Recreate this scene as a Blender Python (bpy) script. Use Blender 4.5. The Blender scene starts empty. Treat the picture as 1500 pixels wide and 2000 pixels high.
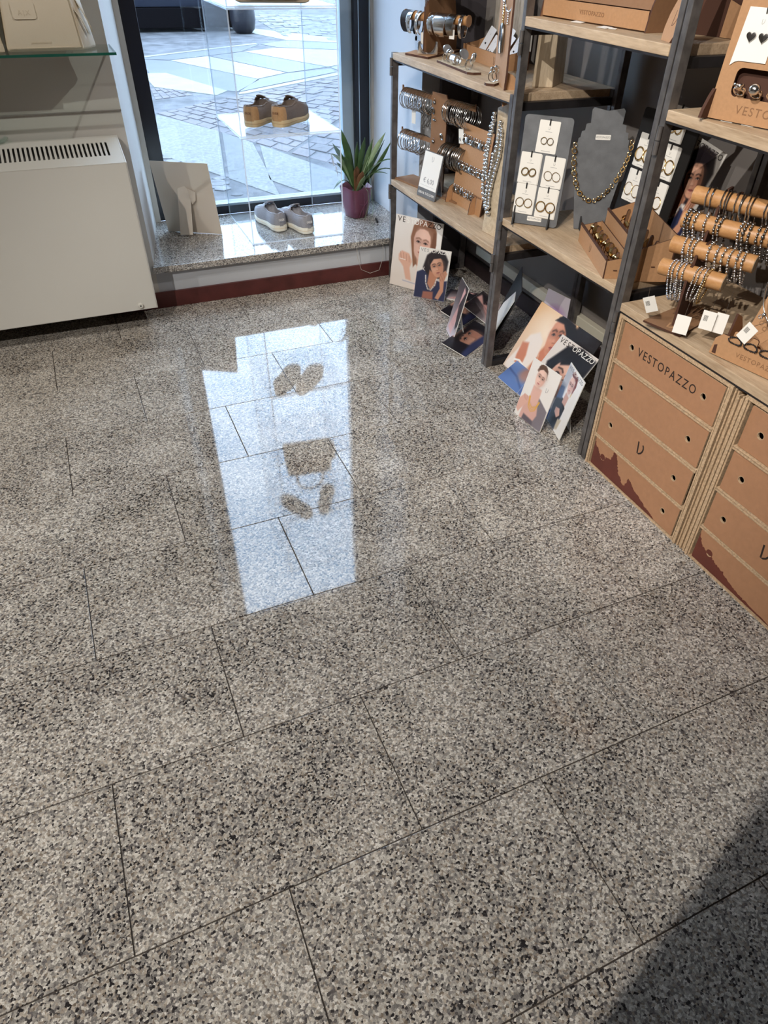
import bpy, bmesh, math, random
import numpy as np
from mathutils import Vector, Matrix

random.seed(7)
rng = np.random.default_rng(7)
C = bpy.context.scene.collection
SC = bpy.context.scene

# ------------------------------------------------------------------ camera
cam_d = bpy.data.cameras.new('camera')
cam = bpy.data.objects.new('camera', cam_d)
C.objects.link(cam)
SC.camera = cam
cam_d.sensor_fit = 'VERTICAL'
cam_d.sensor_height = 36.0
cam_d.lens = 1340.572 * 36.0 / 2000.0
cam_d.shift_x = -(792.13 - 750.0) / 2000.0
cam_d.shift_y = (992.62 - 1000.0) / 2000.0
cam_d.clip_start = 0.01
YAW, PITCH, ROLL = -0.4441367, 0.7024125, -0.0350024
_f = Vector((-math.sin(YAW) * math.cos(PITCH), math.cos(YAW) * math.cos(PITCH), -math.sin(PITCH)))
_r = Vector((math.cos(YAW), math.sin(YAW), 0))
_d = _f.cross(_r)
_r2 = math.cos(ROLL) * _r + math.sin(ROLL) * _d
_d2 = -math.sin(ROLL) * _r + math.cos(ROLL) * _d
cam.matrix_world = Matrix(((_r2.x, -_d2.x, -_f.x, 0), (_r2.y, -_d2.y, -_f.y, 0),
                           (_r2.z, -_d2.z, -_f.z, 1.4952), (0, 0, 0, 1)))

# ------------------------------------------------------------------ sky, lamps, exposure
SC.view_settings.view_transform = 'Standard'
SC.view_settings.look = 'None'
SC.view_settings.gamma = 1.0
SC.view_settings.use_curve_mapping = False
SC.view_settings.exposure = 0.0
SC.cycles.max_bounces = 10
SC.cycles.transparent_max_bounces = 24
SC.cycles.sample_clamp_indirect = 6.0
SC.cycles.caustics_reflective = False
SC.cycles.caustics_refractive = False
SC.cycles.use_denoising = True

W = bpy.data.worlds.new('world')
SC.world = W
W.use_nodes = True
_bg = W.node_tree.nodes['Background']
_bg.inputs['Color'].default_value = (0.55, 0.71, 1.0, 1)
_bg.inputs['Strength'].default_value = 10.5

def lamp(name, loc, target, watt, col=(1.0, 0.86, 0.70), angle=80, blend=0.6, radius=0.03):
    d = bpy.data.lights.new(name, 'SPOT')
    d.energy = watt
    d.color = col
    d.spot_size = math.radians(angle)
    d.spot_blend = blend
    d.shadow_soft_size = radius
    o = bpy.data.objects.new(name, d)
    C.objects.link(o)
    o.location = loc
    o.rotation_euler = (Vector(target) - Vector(loc)).to_track_quat('-Z', 'Y').to_euler()
    return o

WARM = (1.0, 0.945, 0.875)
lamp('ceiling_spot', (-1.50, 1.47, 3.2), (0.3, 2.9, 0.1), 130, WARM, 90, 0.6, 0.02)
lamp('ceiling_spot', (-1.60, -0.54, 3.2), (0.55, 0.75, 0.0), 410, WARM, 76, 0.40, 0.018)
lamp('ceiling_spot', (1.71, 1.79, 3.2), (0.0, 3.4, 0.8), 95, WARM, 70, 0.6, 0.02)
lamp('ceiling_spot', (-0.90, 0.60, 3.2), (1.7, 2.2, 0.8), 280, WARM, 52, 0.6, 0.02)

# ------------------------------------------------------------------ helpers
def srgb(r, g, b):
    def c(v):
        v = v / 255.0
        return v / 12.92 if v <= 0.04045 else ((v + 0.055) / 1.055) ** 2.4
    return (c(r), c(g), c(b), 1.0)

def frame(o, x, y=None, z=None):
    """matrix with origin o, local x along x, local z along z (or y along y)"""
    x = Vector(x).normalized()
    if z is not None:
        z = Vector(z).normalized()
        y = z.cross(x).normalized()
        x = y.cross(z)
    else:
        y = Vector(y).normalized()
        z = x.cross(y).normalized()
        y = z.cross(x)
    return Matrix(((x.x, y.x, z.x, o[0]), (x.y, y.y, z.y, o[1]), (x.z, y.z, z.z, o[2]), (0, 0, 0, 1)))

def T(x, y, z): return Matrix.Translation((x, y, z))
def RX(a): return Matrix.Rotation(math.radians(a), 4, 'X')
def RY(a): return Matrix.Rotation(math.radians(a), 4, 'Y')
def RZ(a): return Matrix.Rotation(math.radians(a), 4, 'Z')
I4 = Matrix.Identity(4)

class MB:
    """collects shapes, then becomes one mesh object"""
    def __init__(s):
        s.v = []; s.f = []; s.m = []
    def add(s, vs, fs, M=I4, mi=0):
        o = len(s.v)
        s.v += [tuple(M @ Vector(p)) for p in vs]
        s.f += [tuple(o + i for i in f) for f in fs]
        s.m += [mi] * len(fs)
        return s
    def box(s, x0, x1, y0, y1, z0, z1, M=I4, mi=0):
        vs = [(x0, y0, z0), (x1, y0, z0), (x1, y1, z0), (x0, y1, z0), (x0, y0, z1), (x1, y0, z1), (x1, y1, z1), (x0, y1, z1)]
        return s.add(vs, [(0, 3, 2, 1), (4, 5, 6, 7), (0, 1, 5, 4), (1, 2, 6, 5), (2, 3, 7, 6), (3, 0, 4, 7)], M, mi)
    def prism(s, pts, t, M=I4, mi=0, side=None):
        """polygon in local xy pushed from z=0 to z=t"""
        a = sum(pts[i][0] * pts[(i + 1) % len(pts)][1] - pts[(i + 1) % len(pts)][0] * pts[i][1] for i in range(len(pts)))
        if a < 0: pts = pts[::-1]
        n = len(pts)
        vs = [(p[0], p[1], 0) for p in pts] + [(p[0], p[1], t) for p in pts]
        s.add(vs, [tuple(range(n))[::-1], tuple(range(n, 2 * n))], M, mi)
        o = len(s.v) - 2 * n
        fs = [(o + i, o + (i + 1) % n, o + n + (i + 1) % n, o + n + i) for i in range(n)]
        s.f += fs; s.m += [mi if side is None else side] * n
        return s
    def tube(s, pts, r, seg=8, closed=False, M=I4, mi=0, cap=True):
        pts = [Vector(p) for p in pts]
        n = len(pts)
        rs = r if isinstance(r, (list, tuple)) else [r] * n
        rings = []
        up = None
        for i, p in enumerate(pts):
            a = pts[(i - 1) % n] if (closed or i > 0) else p
            b = pts[(i + 1) % n] if (closed or i < n - 1) else p
            t = (b - a)
            t = t.normalized() if t.length > 1e-9 else Vector((0, 0, 1))
            if up is None:
                up = Vector((0, 0, 1)) if abs(t.z) < 0.9 else Vector((1, 0, 0))
            u = (up - t * up.dot(t))
            u = u.normalized() if u.length > 1e-6 else t.orthogonal().normalized()
            w = t.cross(u)
            up = u
            rings.append([p + (u * math.cos(2 * math.pi * k / seg) + w * math.sin(2 * math.pi * k / seg)) * rs[i] for k in range(seg)])
        vs = [q for ring in rings for q in ring]
        fs = []
        for i in range(n if closed else n - 1):
            j = (i + 1) % n
            for k in range(seg):
                l = (k + 1) % seg
                fs.append((i * seg + k, i * seg + l, j * seg + l, j * seg + k))
        if cap and not closed:
            fs.append(tuple(range(seg))[::-1])
            fs.append(tuple((n - 1) * seg + k for k in range(seg)))
        return s.add(vs, fs, M, mi)
    def ring(s, c, nrm, R_, r, seg=24, ts=8, M=I4, mi=0, squash=1.0, a0=0, a1=360):
        """round hoop about axis nrm"""
        n = Vector(nrm).normalized()
        u = n.orthogonal().normalized() if abs(n.z) > .9 else (Vector((0, 0, 1)) - n * n.z).normalized()
        w = n.cross(u)
        full = abs(a1 - a0) >= 360
        k = seg if full else seg + 1
        P = [Vector(c) + u * math.cos(math.radians(a0 + (a1 - a0) * i / seg)) * R_ + w * math.sin(math.radians(a0 + (a1 - a0) * i / seg)) * R_ * squash for i in range(k)]
        return s.tube(P, r, ts, closed=full, M=M, mi=mi)
    def lathe(s, prof, seg=24, M=I4, mi=0, cap=True):
        """profile [(r,z)] turned round local z"""
        vs = []; fs = []
        for r, z in prof:
            for k in range(seg):
                a = 2 * math.pi * k / seg
                vs.append((r * math.cos(a), r * math.sin(a), z))
        n = len(prof)
        for i in range(n - 1):
            for k in range(seg):
                l = (k + 1) % seg
                fs.append((i * seg + k, i * seg + l, (i + 1) * seg + l, (i + 1) * seg + k))
        if cap:
            fs.append(tuple(range(seg))[::-1]); fs.append(tuple((n - 1) * seg + k for k in range(seg)))
        return s.add(vs, fs, M, mi)
    def ball(s, c, r, nu=8, nv=6, M=I4, mi=0, sc=(1, 1, 1)):
        vs = [(c[0], c[1], c[2] - r * sc[2])]
        for i in range(1, nv):
            ph = math.pi * i / nv
            for k in range(nu):
                a = 2 * math.pi * k / nu
                vs.append((c[0] + r * sc[0] * math.sin(ph) * math.cos(a), c[1] + r * sc[1] * math.sin(ph) * math.sin(a), c[2] - r * sc[2] * math.cos(ph)))
        vs.append((c[0], c[1], c[2] + r * sc[2]))
        fs = []
        for k in range(nu):
            l = (k + 1) % nu
            fs.append((0, 1 + l, 1 + k))
            for i in range(nv - 2):
                fs.append((1 + i * nu + k, 1 + i * nu + l, 1 + (i + 1) * nu + l, 1 + (i + 1) * nu + k))
            fs.append((len(vs) - 1, 1 + (nv - 2) * nu + k, 1 + (nv - 2) * nu + l))
        return s.add(vs, fs, M, mi)
    def plate(s, outer, holes, t, M=I4, mi=0, side=None, bevel=0):
        """flat sheet with holes, local z 0..t"""
        cu = bpy.data.curves.new('tmp', 'CURVE')
        cu.dimensions = '2D'; cu.fill_mode = 'BOTH'; cu.extrude = t / 2
        for lp in [outer] + list(holes):
            sp = cu.splines.new('POLY')
            sp.points.add(len(lp) - 1)
            for i, p in enumerate(lp): sp.points[i].co = (p[0], p[1], 0, 1)
            sp.use_cyclic_u = True
        ob = bpy.data.objects.new('tmp', cu)
        me = ob.to_mesh()
        vs = [(v.co.x, v.co.y, v.co.z + t / 2) for v in me.vertices]
        o = len(s.v)
        s.v += [tuple(M @ Vector(p)) for p in vs]
        for p in me.polygons:
            s.f.append(tuple(o + i for i in p.vertices))
            s.m.append(mi if (side is None or abs(p.normal.z) > .5) else side)
        ob.to_mesh_clear(); bpy.data.objects.remove(ob); bpy.data.curves.remove(cu)
        return s
    def mesh(s, name, bevel=0, smooth=False, weld=False):
        me = bpy.data.meshes.new(name)
        me.from_pydata(s.v, [], s.f)
        me.polygons.foreach_set('material_index', s.m)
        if bevel or weld:
            bm = bmesh.new(); bm.from_mesh(me)
            if weld: bmesh.ops.remove_doubles(bm, verts=bm.verts, dist=1e-5)
            if bevel:
                es = [e for e in bm.edges if len(e.link_faces) == 2 and e.calc_face_angle(0) > 0.5]
                bmesh.ops.bevel(bm, geom=es, offset=bevel, segments=2, profile=0.6, affect='EDGES', clamp_overlap=True)
            bm.to_mesh(me); bm.free()
        if smooth:
            me.polygons.foreach_set('use_smooth', [True] * len(me.polygons))
            try: me.set_sharp_from_angle(angle=math.radians(smooth if smooth > 1 else 40))
            except Exception: pass
        me.update()
        return me
    def build(s, name, mats, parent=None, bevel=0, smooth=False, weld=False, M=None):
        return put(name, s.mesh(name, bevel, smooth, weld), mats, parent, M)

def put(name, me, mats, parent=None, M=None):
    if not isinstance(mats, (list, tuple)): mats = [mats]
    if not me.materials:
        for m in mats: me.materials.append(MAT[m] if isinstance(m, str) else m)
    o = bpy.data.objects.new(name, me)
    C.objects.link(o)
    if parent is not None: o.parent = parent
    if M is not None: o.matrix_local = M
    return o

def tag(o, label=None, cat=None, group=None, kind=None):
    if label: o['label'] = label
    if cat: o['category'] = cat
    if group: o['group'] = group
    if kind: o['kind'] = kind
    return o

def thing(name, loc, label, cat, group=None, M=None):
    o = bpy.data.objects.new(name, None)
    C.objects.link(o)
    o.empty_display_size = 0.05
    o.matrix_world = M if M is not None else T(*loc)
    return tag(o, label, cat, group)

_txt = {}
def text_mesh(s, size, depth=0.0006, spacing=1.0, align='CENTER'):
    key = (s, size, depth, spacing)
    cu = bpy.data.curves.new('txt', 'FONT')
    cu.body = s; cu.size = size; cu.extrude = depth / 2; cu.space_character = spacing
    cu.align_x = align; cu.align_y = 'CENTER'; cu.resolution_u = 3
    ob = bpy.data.objects.new('txt', cu)
    me = ob.to_mesh().copy()
    ob.to_mesh_clear()
    bpy.data.objects.remove(ob); bpy.data.curves.remove(cu)
    me.name = 'lettering'
    me.materials.clear()
    return me

def text(name, s, size, mat, parent, M, depth=0.0006, spacing=1.0, align='CENTER'):
    return put(name, text_mesh(s, size, depth, spacing, align), mat, parent, M)

def circle(cx, cy, r, n=14, ry=None):
    ry = ry or r
    return [(cx + r * math.cos(2 * math.pi * i / n), cy + ry * math.sin(2 * math.pi * i / n)) for i in range(n)]

def rrect(x0, x1, y0, y1, r, n=4):
    P = []
    for cx, cy, a in ((x1 - r, y1 - r, 0), (x0 + r, y1 - r, 90), (x0 + r, y0 + r, 180), (x1 - r, y0 + r, 270)):
        for i in range(n + 1):
            t = math.radians(a + 90 * i / n)
            P.append((cx + r * math.cos(t), cy + r * math.sin(t)))
    return P

# ------------------------------------------------------------------ materials
MAT = {}
def new_mat(name):
    m = bpy.data.materials.new(name)
    m.use_nodes = True
    MAT[name] = m
    nt = m.node_tree
    b = nt.nodes['Principled BSDF']
    return m, nt, b

def plain(name, col, rough=0.5, metal=0.0, spec=0.5, var=0.0, scale=20.0, bump=0.0, bscale=200.0, coat=0.0):
    m, nt, b = new_mat(name)
    b.inputs['Base Color'].default_value = col
    b.inputs['Roughness'].default_value = rough
    b.inputs['Metallic'].default_value = metal
    b.inputs['Specular IOR Level'].default_value = spec
    b.inputs['Coat Weight'].default_value = coat
    tc = nt.nodes.new('ShaderNodeTexCoord')
    if var > 0:
        n = nt.nodes.new('ShaderNodeTexNoise'); n.inputs['Scale'].default_value = scale; n.inputs['Detail'].default_value = 5
        nt.links.new(tc.outputs['Object'], n.inputs['Vector'])
        r = nt.nodes.new('ShaderNodeValToRGB')
        r.color_ramp.elements[0].position = 0.3; r.color_ramp.elements[1].position = 0.7
        r.color_ramp.elements[0].color = tuple(c * (1 - var) for c in col[:3]) + (1,)
        r.color_ramp.elements[1].color = tuple(min(1, c * (1 + var)) for c in col[:3]) + (1,)
        nt.links.new(n.outputs['Fac'], r.inputs['Fac'])
        nt.links.new(r.outputs['Color'], b.inputs['Base Color'])
    if bump > 0:
        n2 = nt.nodes.new('ShaderNodeTexNoise'); n2.inputs['Scale'].default_value = bscale; n2.inputs['Detail'].default_value = 3
        nt.links.new(tc.outputs['Object'], n2.inputs['Vector'])
        bp = nt.nodes.new('ShaderNodeBump'); bp.inputs['Strength'].default_value = bump; bp.inputs['Distance'].default_value = 0.002
        nt.links.new(n2.outputs['Fac'], bp.inputs['Height'])
        nt.links.new(bp.outputs['Normal'], b.inputs['Normal'])
    return m

def granite(name, scale=95.0, rough=0.05, tint=(1, 1, 1), lo=None):
    m, nt, b = new_mat(name)
    N, L = nt.nodes, nt.links
    tc = N.new('ShaderNodeTexCoord'); oi = N.new('ShaderNodeObjectInfo')
    cmb = N.new('ShaderNodeCombineXYZ')
    mul = N.new('ShaderNodeMath'); mul.operation = 'MULTIPLY'; mul.inputs[1].default_value = 37.0
    L.new(oi.outputs['Random'], mul.inputs[0])
    for k in range(3): L.new(mul.outputs[0], cmb.inputs[k])
    add = N.new('ShaderNodeVectorMath'); add.operation = 'ADD'
    L.new(tc.outputs['Object'], add.inputs[0]); L.new(cmb.outputs[0], add.inputs[1])
    nz = N.new('ShaderNodeTexNoise'); nz.inputs['Scale'].default_value = 210; nz.inputs['Detail'].default_value = 2
    L.new(add.outputs[0], nz.inputs['Vector'])
    sub = N.new('ShaderNodeVectorMath'); sub.operation = 'MULTIPLY_ADD'
    sub.inputs[1].default_value = (0.004, 0.004, 0.004)
    L.new(nz.outputs['Color'], sub.inputs[0]); L.new(add.outputs[0], sub.inputs[2])
    vo = N.new('ShaderNodeTexVoronoi'); vo.inputs['Scale'].default_value = scale
    L.new(sub.outputs[0], vo.inputs['Vector'])
    sep = N.new('ShaderNodeSeparateColor'); L.new(vo.outputs['Color'], sep.inputs[0])
    # a slow cloud shifts how many dark crystals there are
    cl = N.new('ShaderNodeTexNoise'); cl.inputs['Scale'].default_value = 4.5; cl.inputs['Detail'].default_value = 4
    L.new(add.outputs[0], cl.inputs['Vector'])
    ma = N.new('ShaderNodeMath'); ma.operation = 'MULTIPLY_ADD'; ma.inputs[1].default_value = 0.66; ma.inputs[2].default_value = -0.335
    L.new(cl.outputs['Fac'], ma.inputs[0])
    ad = N.new('ShaderNodeMath'); ad.operation = 'ADD'; ad.use_clamp = True
    L.new(sep.outputs[0], ad.inputs[0]); L.new(ma.outputs[0], ad.inputs[1])
    rp = N.new('ShaderNodeValToRGB'); cr = rp.color_ramp; cr.interpolation = 'LINEAR'
    stops = [(0.0, (0.022, 0.020, 0.022)), (0.08, (0.045, 0.042, 0.044)), (0.16, (0.13, 0.12, 0.12)), (0.34, (0.215, 0.205, 0.195)),
             (0.55, (0.325, 0.305, 0.28)), (0.75, (0.44, 0.415, 0.375)), (0.92, (0.58, 0.555, 0.515)), (1.0, (0.64, 0.615, 0.58))]
    while len(cr.elements) < len(stops): cr.elements.new(0.5)
    for e, (p, c) in zip(cr.elements, stops):
        e.position = p; e.color = (c[0] * tint[0], c[1] * tint[1], c[2] * tint[2], 1)
    L.new(ad.outputs[0], rp.inputs['Fac'])
    # rosy feldspar among the pale ones
    mix = N.new('ShaderNodeMix'); mix.data_type = 'RGBA'
    pr = N.new('ShaderNodeMath'); pr.operation = 'GREATER_THAN'; pr.inputs[1].default_value = 0.80
    L.new(sep.outputs[1], pr.inputs[0])
    pm = N.new('ShaderNodeMath'); pm.operation = 'MULTIPLY'; pm.inputs[1].default_value = 0.42
    L.new(pr.outputs[0], pm.inputs[0]); L.new(pm.outputs[0], mix.inputs[0])
    L.new(rp.outputs['Color'], mix.inputs[6]); mix.inputs[7].default_value = (0.36 * tint[0], 0.29 * tint[1], 0.22 * tint[2], 1)
    # fine speckle
    fn = N.new('ShaderNodeTexNoise'); fn.inputs['Scale'].default_value = 420; fn.inputs['Detail'].default_value = 3
    L.new(add.outputs[0], fn.inputs['Vector'])
    fr = N.new('ShaderNodeMapRange'); fr.inputs[1].default_value = 0.3; fr.inputs[2].default_value = 0.7; fr.inputs[3].default_value = 0.72; fr.inputs[4].default_value = 1.22
    L.new(fn.outputs['Fac'], fr.inputs[0])
    vm = N.new('ShaderNodeVectorMath'); vm.operation = 'SCALE'
    L.new(mix.outputs[2], vm.inputs[0]); L.new(fr.outputs[0], vm.inputs['Scale'])
    L.new(vm.outputs[0], b.inputs['Base Color'])
    b.inputs['Roughness'].default_value = rough
    b.inputs['IOR'].default_value = 1.52
    return m

def wood(name, c0, c1, along='Y', scale=9.0, rough=0.55):
    m, nt, b = new_mat(name)
    N, L = nt.nodes, nt.links
    tc = N.new('ShaderNodeTexCoord'); mp = N.new('ShaderNodeMapping')
    s = {'X': (0.12, 1, 1), 'Y': (1, 0.12, 1), 'Z': (1, 1, 0.12)}[along]
    mp.inputs['Scale'].default_value = tuple(scale * v for v in s)
    L.new(tc.outputs['Object'], mp.inputs['Vector'])
    n = N.new('ShaderNodeTexNoise'); n.inputs['Scale'].default_value = 3.2; n.inputs['Detail'].default_value = 8; n.inputs['Roughness'].default_value = 0.7
    n.inputs['Distortion'].default_value = 0.6
    L.new(mp.outputs[0], n.inputs['Vector'])
    n2 = N.new('ShaderNodeTexNoise'); n2.inputs['Scale'].default_value = 22; n2.inputs['Detail'].default_value = 4
    L.new(mp.outputs[0], n2.inputs['Vector'])
    ad = N.new('ShaderNodeMath'); ad.operation = 'MULTIPLY_ADD'; ad.inputs[1].default_value = 0.45
    L.new(n2.outputs['Fac'], ad.inputs[0]); L.new(n.outputs['Fac'], ad.inputs[2])
    r = N.new('ShaderNodeValToRGB')
    r.color_ramp.elements[0].position = 0.5; r.color_ramp.elements[1].position = 0.95
    r.color_ramp.elements[0].color = c0; r.color_ramp.elements[1].color = c1
    L.new(ad.outputs[0], r.inputs['Fac']); L.new(r.outputs['Color'], b.inputs['Base Color'])
    b.inputs['Roughness'].default_value = rough
    bp = N.new('ShaderNodeBump'); bp.inputs['Strength'].default_value = 0.25; bp.inputs['Distance'].default_value = 0.001
    L.new(ad.outputs[0], bp.inputs['Height']); L.new(bp.outputs['Normal'], b.inputs['Normal'])
    return m

def clear(name, tint, refl=1.0, rough=0.0, body=0.0, bodycol=(0.8, 0.9, 1, 1)):
    """thin clear sheet: lets light straight through, mirrors by Fresnel"""
    m = bpy.data.materials.new(name); m.use_nodes = True; MAT[name] = m
    nt = m.node_tree; N, L = nt.nodes, nt.links
    N.remove(N['Principled BSDF']); out = N['Material Output']
    tr = N.new('ShaderNodeBsdfTransparent'); tr.inputs['Color'].default_value = tint
    gl = N.new('ShaderNodeBsdfGlossy'); gl.inputs['Roughness'].default_value = rough
    fz = N.new('ShaderNodeFresnel'); fz.inputs['IOR'].default_value = 1.45
    ge = N.new('ShaderNodeNewGeometry'); io = N.new('ShaderNodeMapRange')      # same mirror strength on both faces of the sheet
    io.inputs[3].default_value = 1.45; io.inputs[4].default_value = 1 / 1.45
    L.new(ge.outputs['Backfacing'], io.inputs[0]); L.new(io.outputs[0], fz.inputs['IOR'])
    ml = N.new('ShaderNodeMath'); ml.operation = 'MULTIPLY'; ml.inputs[1].default_value = refl
    L.new(fz.outputs[0], ml.inputs[0])
    mx = N.new('ShaderNodeMixShader'); L.new(ml.outputs[0], mx.inputs[0]); L.new(tr.outputs[0], mx.inputs[1]); L.new(gl.outputs[0], mx.inputs[2])
    last = mx
    if body > 0:
        df = N.new('ShaderNodeBsdfDiffuse'); df.inputs['Color'].default_value = bodycol
        m2 = N.new('ShaderNodeMixShader'); m2.inputs[0].default_value = body
        L.new(mx.outputs[0], m2.inputs[1]); L.new(df.outputs[0], m2.inputs[2]); last = m2
    L.new(last.outputs[0], out.inputs['Surface'])
    return m

def vcol(name, rough=0.35, coat=0.0):
    m, nt, b = new_mat(name)
    a = nt.nodes.new('ShaderNodeVertexColor'); a.layer_name = 'Col'
    nt.links.new(a.outputs['Color'], b.inputs['Base Color'])
    b.inputs['Roughness'].default_value = rough
    return m

granite('granite_floor', 225, 0.045, (1.03, 1.0, 0.95))
granite('granite_sill', 240, 0.09)
plain('grout', srgb(58, 50, 44), 0.8)
plain('wall_paint', srgb(192, 189, 183), 0.75, var=0.03, scale=3, bump=0.08, bscale=120)
plain('wall_white', srgb(178, 181, 186), 0.7, var=0.03, scale=4, bump=0.08, bscale=90)
plain('wall_dim', srgb(140, 134, 128), 0.8)
plain('wall_grey', srgb(128, 122, 118), 0.8, var=0.05, scale=3, bump=0.08, bscale=120)
plain('panel_dark', srgb(66, 62, 66), 0.8)
plain('ceiling_white', srgb(178, 174, 168), 0.9)
plain('red_wood', srgb(78, 36, 34), 0.4, var=0.25, scale=14)
plain('black_base', srgb(38, 26, 28), 0.5)
plain('cream_channel', srgb(226, 220, 200), 0.5)
plain('frame_black', srgb(24, 27, 36), 0.35)
plain('frame_alu', srgb(150, 165, 176), 0.4, metal=0.0)
plain('frame_beige', srgb(178, 174, 166), 0.6)
plain('steel_raw', srgb(112, 108, 106), 0.42, metal=0.6, var=0.3, scale=30)
plain('steel_dark', srgb(48, 46, 48), 0.5, metal=0.5, var=0.25, scale=25)
wood('oak', srgb(160, 134, 106), srgb(208, 184, 154), 'Y')
plain('kraft', srgb(176, 134, 96), 0.75, var=0.06, scale=120)
plain('kraft_edge', srgb(74, 44, 30), 0.8)
plain('kraft_dark', srgb(136, 100, 70), 0.8, var=0.05, scale=90)
plain('carton', srgb(168, 123, 90), 0.8, var=0.05, scale=60, bump=0.1, bscale=300)
plain('carton_edge', srgb(186, 158, 126), 0.85, var=0.3, scale=160)
plain('carton_in', srgb(96, 66, 44), 0.9)
plain('stain', srgb(98, 48, 36), 0.6, var=0.15, scale=14)
plain('ink', srgb(38, 26, 22), 0.7)
plain('ink_soft', srgb(140, 140, 142), 0.7)
plain('paper', srgb(238, 235, 228), 0.6)
plain('paper_cool', srgb(226, 230, 238), 0.6)
plain('card_cream', srgb(214, 202, 186), 0.6)
plain('white_enamel', srgb(204, 202, 195), 0.45, var=0.02, scale=2)
plain('black_hole', srgb(14, 12, 14), 0.9, spec=0.05)
plain('leather_cream', srgb(226, 214, 192), 0.5, bump=0.25, bscale=420)
plain('leather_cream2', srgb(212, 198, 174), 0.5, bump=0.25, bscale=420)
plain('silver', srgb(224, 222, 220), 0.18, metal=1.0)
plain('silver_dark', srgb(150, 148, 146), 0.25, metal=1.0)
plain('gold', srgb(228, 196, 138), 0.2, metal=1.0)
plain('slate', srgb(108, 110, 113), 0.9, var=0.18, scale=18, bump=0.3, bscale=260)
plain('black_card', srgb(26, 24, 24), 0.7)
plain('burgundy', srgb(104, 56, 74), 0.28)
plain('soil', srgb(48, 38, 34), 0.95, var=0.4, scale=120)
plain('leaf', srgb(62, 88, 48), 0.4, var=0.35, scale=18)
plain('leaf_pale', srgb(120, 142, 104), 0.45, var=0.3, scale=18)
plain('leaf_brown', srgb(120, 84, 56), 0.7, var=0.3, scale=20)
plain('shoe_grey', srgb(142, 142, 148), 0.9, var=0.12, scale=260, bump=0.3, bscale=700)
plain('shoe_taupe', srgb(122, 108, 98), 0.9, var=0.12, scale=260, bump=0.3, bscale=700)
plain('shoe_tan', srgb(178, 138, 96), 0.8, var=0.08, scale=120)
plain('shoe_beige', srgb(198, 178, 148), 0.8, var=0.08, scale=120)
plain('sole_white', srgb(226, 222, 208), 0.6)
plain('sole_tan', srgb(208, 184, 142), 0.6)
plain('insole', srgb(196, 148, 100), 0.8)
plain('rubber', srgb(30, 30, 32), 0.6)
wood('drift_pale', srgb(176, 156, 128), srgb(222, 206, 180), 'Z', 14)
wood('drift_grey', srgb(120, 112, 102), srgb(196, 190, 180), 'Z', 12)
wood('roller_wood', srgb(172, 122, 74), srgb(200, 152, 102), 'Y', 10, 0.45)
clear('glass', (0.93, 0.97, 0.96, 1), 1.0)
clear('glass_green', (0.92, 0.97, 0.95, 1), 1.0)
plain('glass_edge', srgb(36, 92, 78), 0.15)
clear('acrylic', (0.965, 0.978, 0.99, 1), 0.38, body=0.015)
clear('acrylic_edge', (0.9, 0.95, 1.0, 1), 1.0, body=0.55, bodycol=(0.85, 0.93, 1, 1))
plain('stone_blue', srgb(70, 72, 79), 0.6, var=0.10, scale=2.5)
plain('stone_white', srgb(116, 116, 110), 0.7, var=0.08, scale=6, bump=0.2, bscale=60)
plain('stone_pale', srgb(96, 96, 95), 0.8, var=0.3, scale=40, bump=0.4, bscale=80)
plain('sett', srgb(84, 77, 79), 0.75, var=0.22, scale=3, bump=0.4, bscale=30)
plain('street_bed', srgb(76, 75, 77), 0.9, var=0.5, scale=5)
plain('cobble', srgb(94, 93, 95), 0.85, var=0.45, scale=9, bump=0.6, bscale=14)
plain('car_paint', srgb(20, 26, 40), 0.2, coat=0.5)
plain('pot_black', srgb(34, 34, 40), 0.35)
vcol('print_gloss', 0.32)
# ------------------------------------------------------------------ the room
RX0, RX1, RY0, RY1, RZ1 = -2.2, 1.98, -2.5, 3.495, 3.4
floor = tag(MB().box(RX0 - .1, RX1 + .1, RY0 - .1, 3.6, -0.06, -0.0025).build('floor', 'grout'), 'grey and beige speckled polished granite tile floor', None, None, 'structure')
TU, TV, TY0 = 0.6, 0.3718, 0.5956
_tile_cache = {}
def tile(x0, x1, y0, y1):
    w, d = round(x1 - x0, 4), round(y1 - y0, 4)
    if w < .02 or d < .02: return
    g = 0.0014
    if (w, d) not in _tile_cache:
        _tile_cache[(w, d)] = MB().box(-w / 2 + g, w / 2 - g, -d / 2 + g, d / 2 - g, -0.012, 0).mesh('tile', bevel=0.0006)
    put('tile', _tile_cache[(w, d)], 'granite_floor', floor, T((x0 + x1) / 2, (y0 + y1) / 2, 0))
for r in range(-8, 9):
    ya, yb = max(RY0, TY0 + r * TV), min(RY1, TY0 + (r + 1) * TV)
    if yb <= ya: continue
    off = (0.052 if r % 2 else -0.249) - 0.0045 * max(0, r - 3)
    n = math.ceil((RX0 - off) / TU) - 1
    x = off + n * TU
    while x < RX1:
        xa, xb = max(RX0, x), min(RX1, x + TU)
        if xb > xa: tile(xa, xb, ya, yb)
        x += TU

def struct(name, mb, mat, label=None, bevel=0, smooth=False):
    return tag(mb.build(name, mat, None, bevel, smooth), label, None, None, 'structure')

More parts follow.
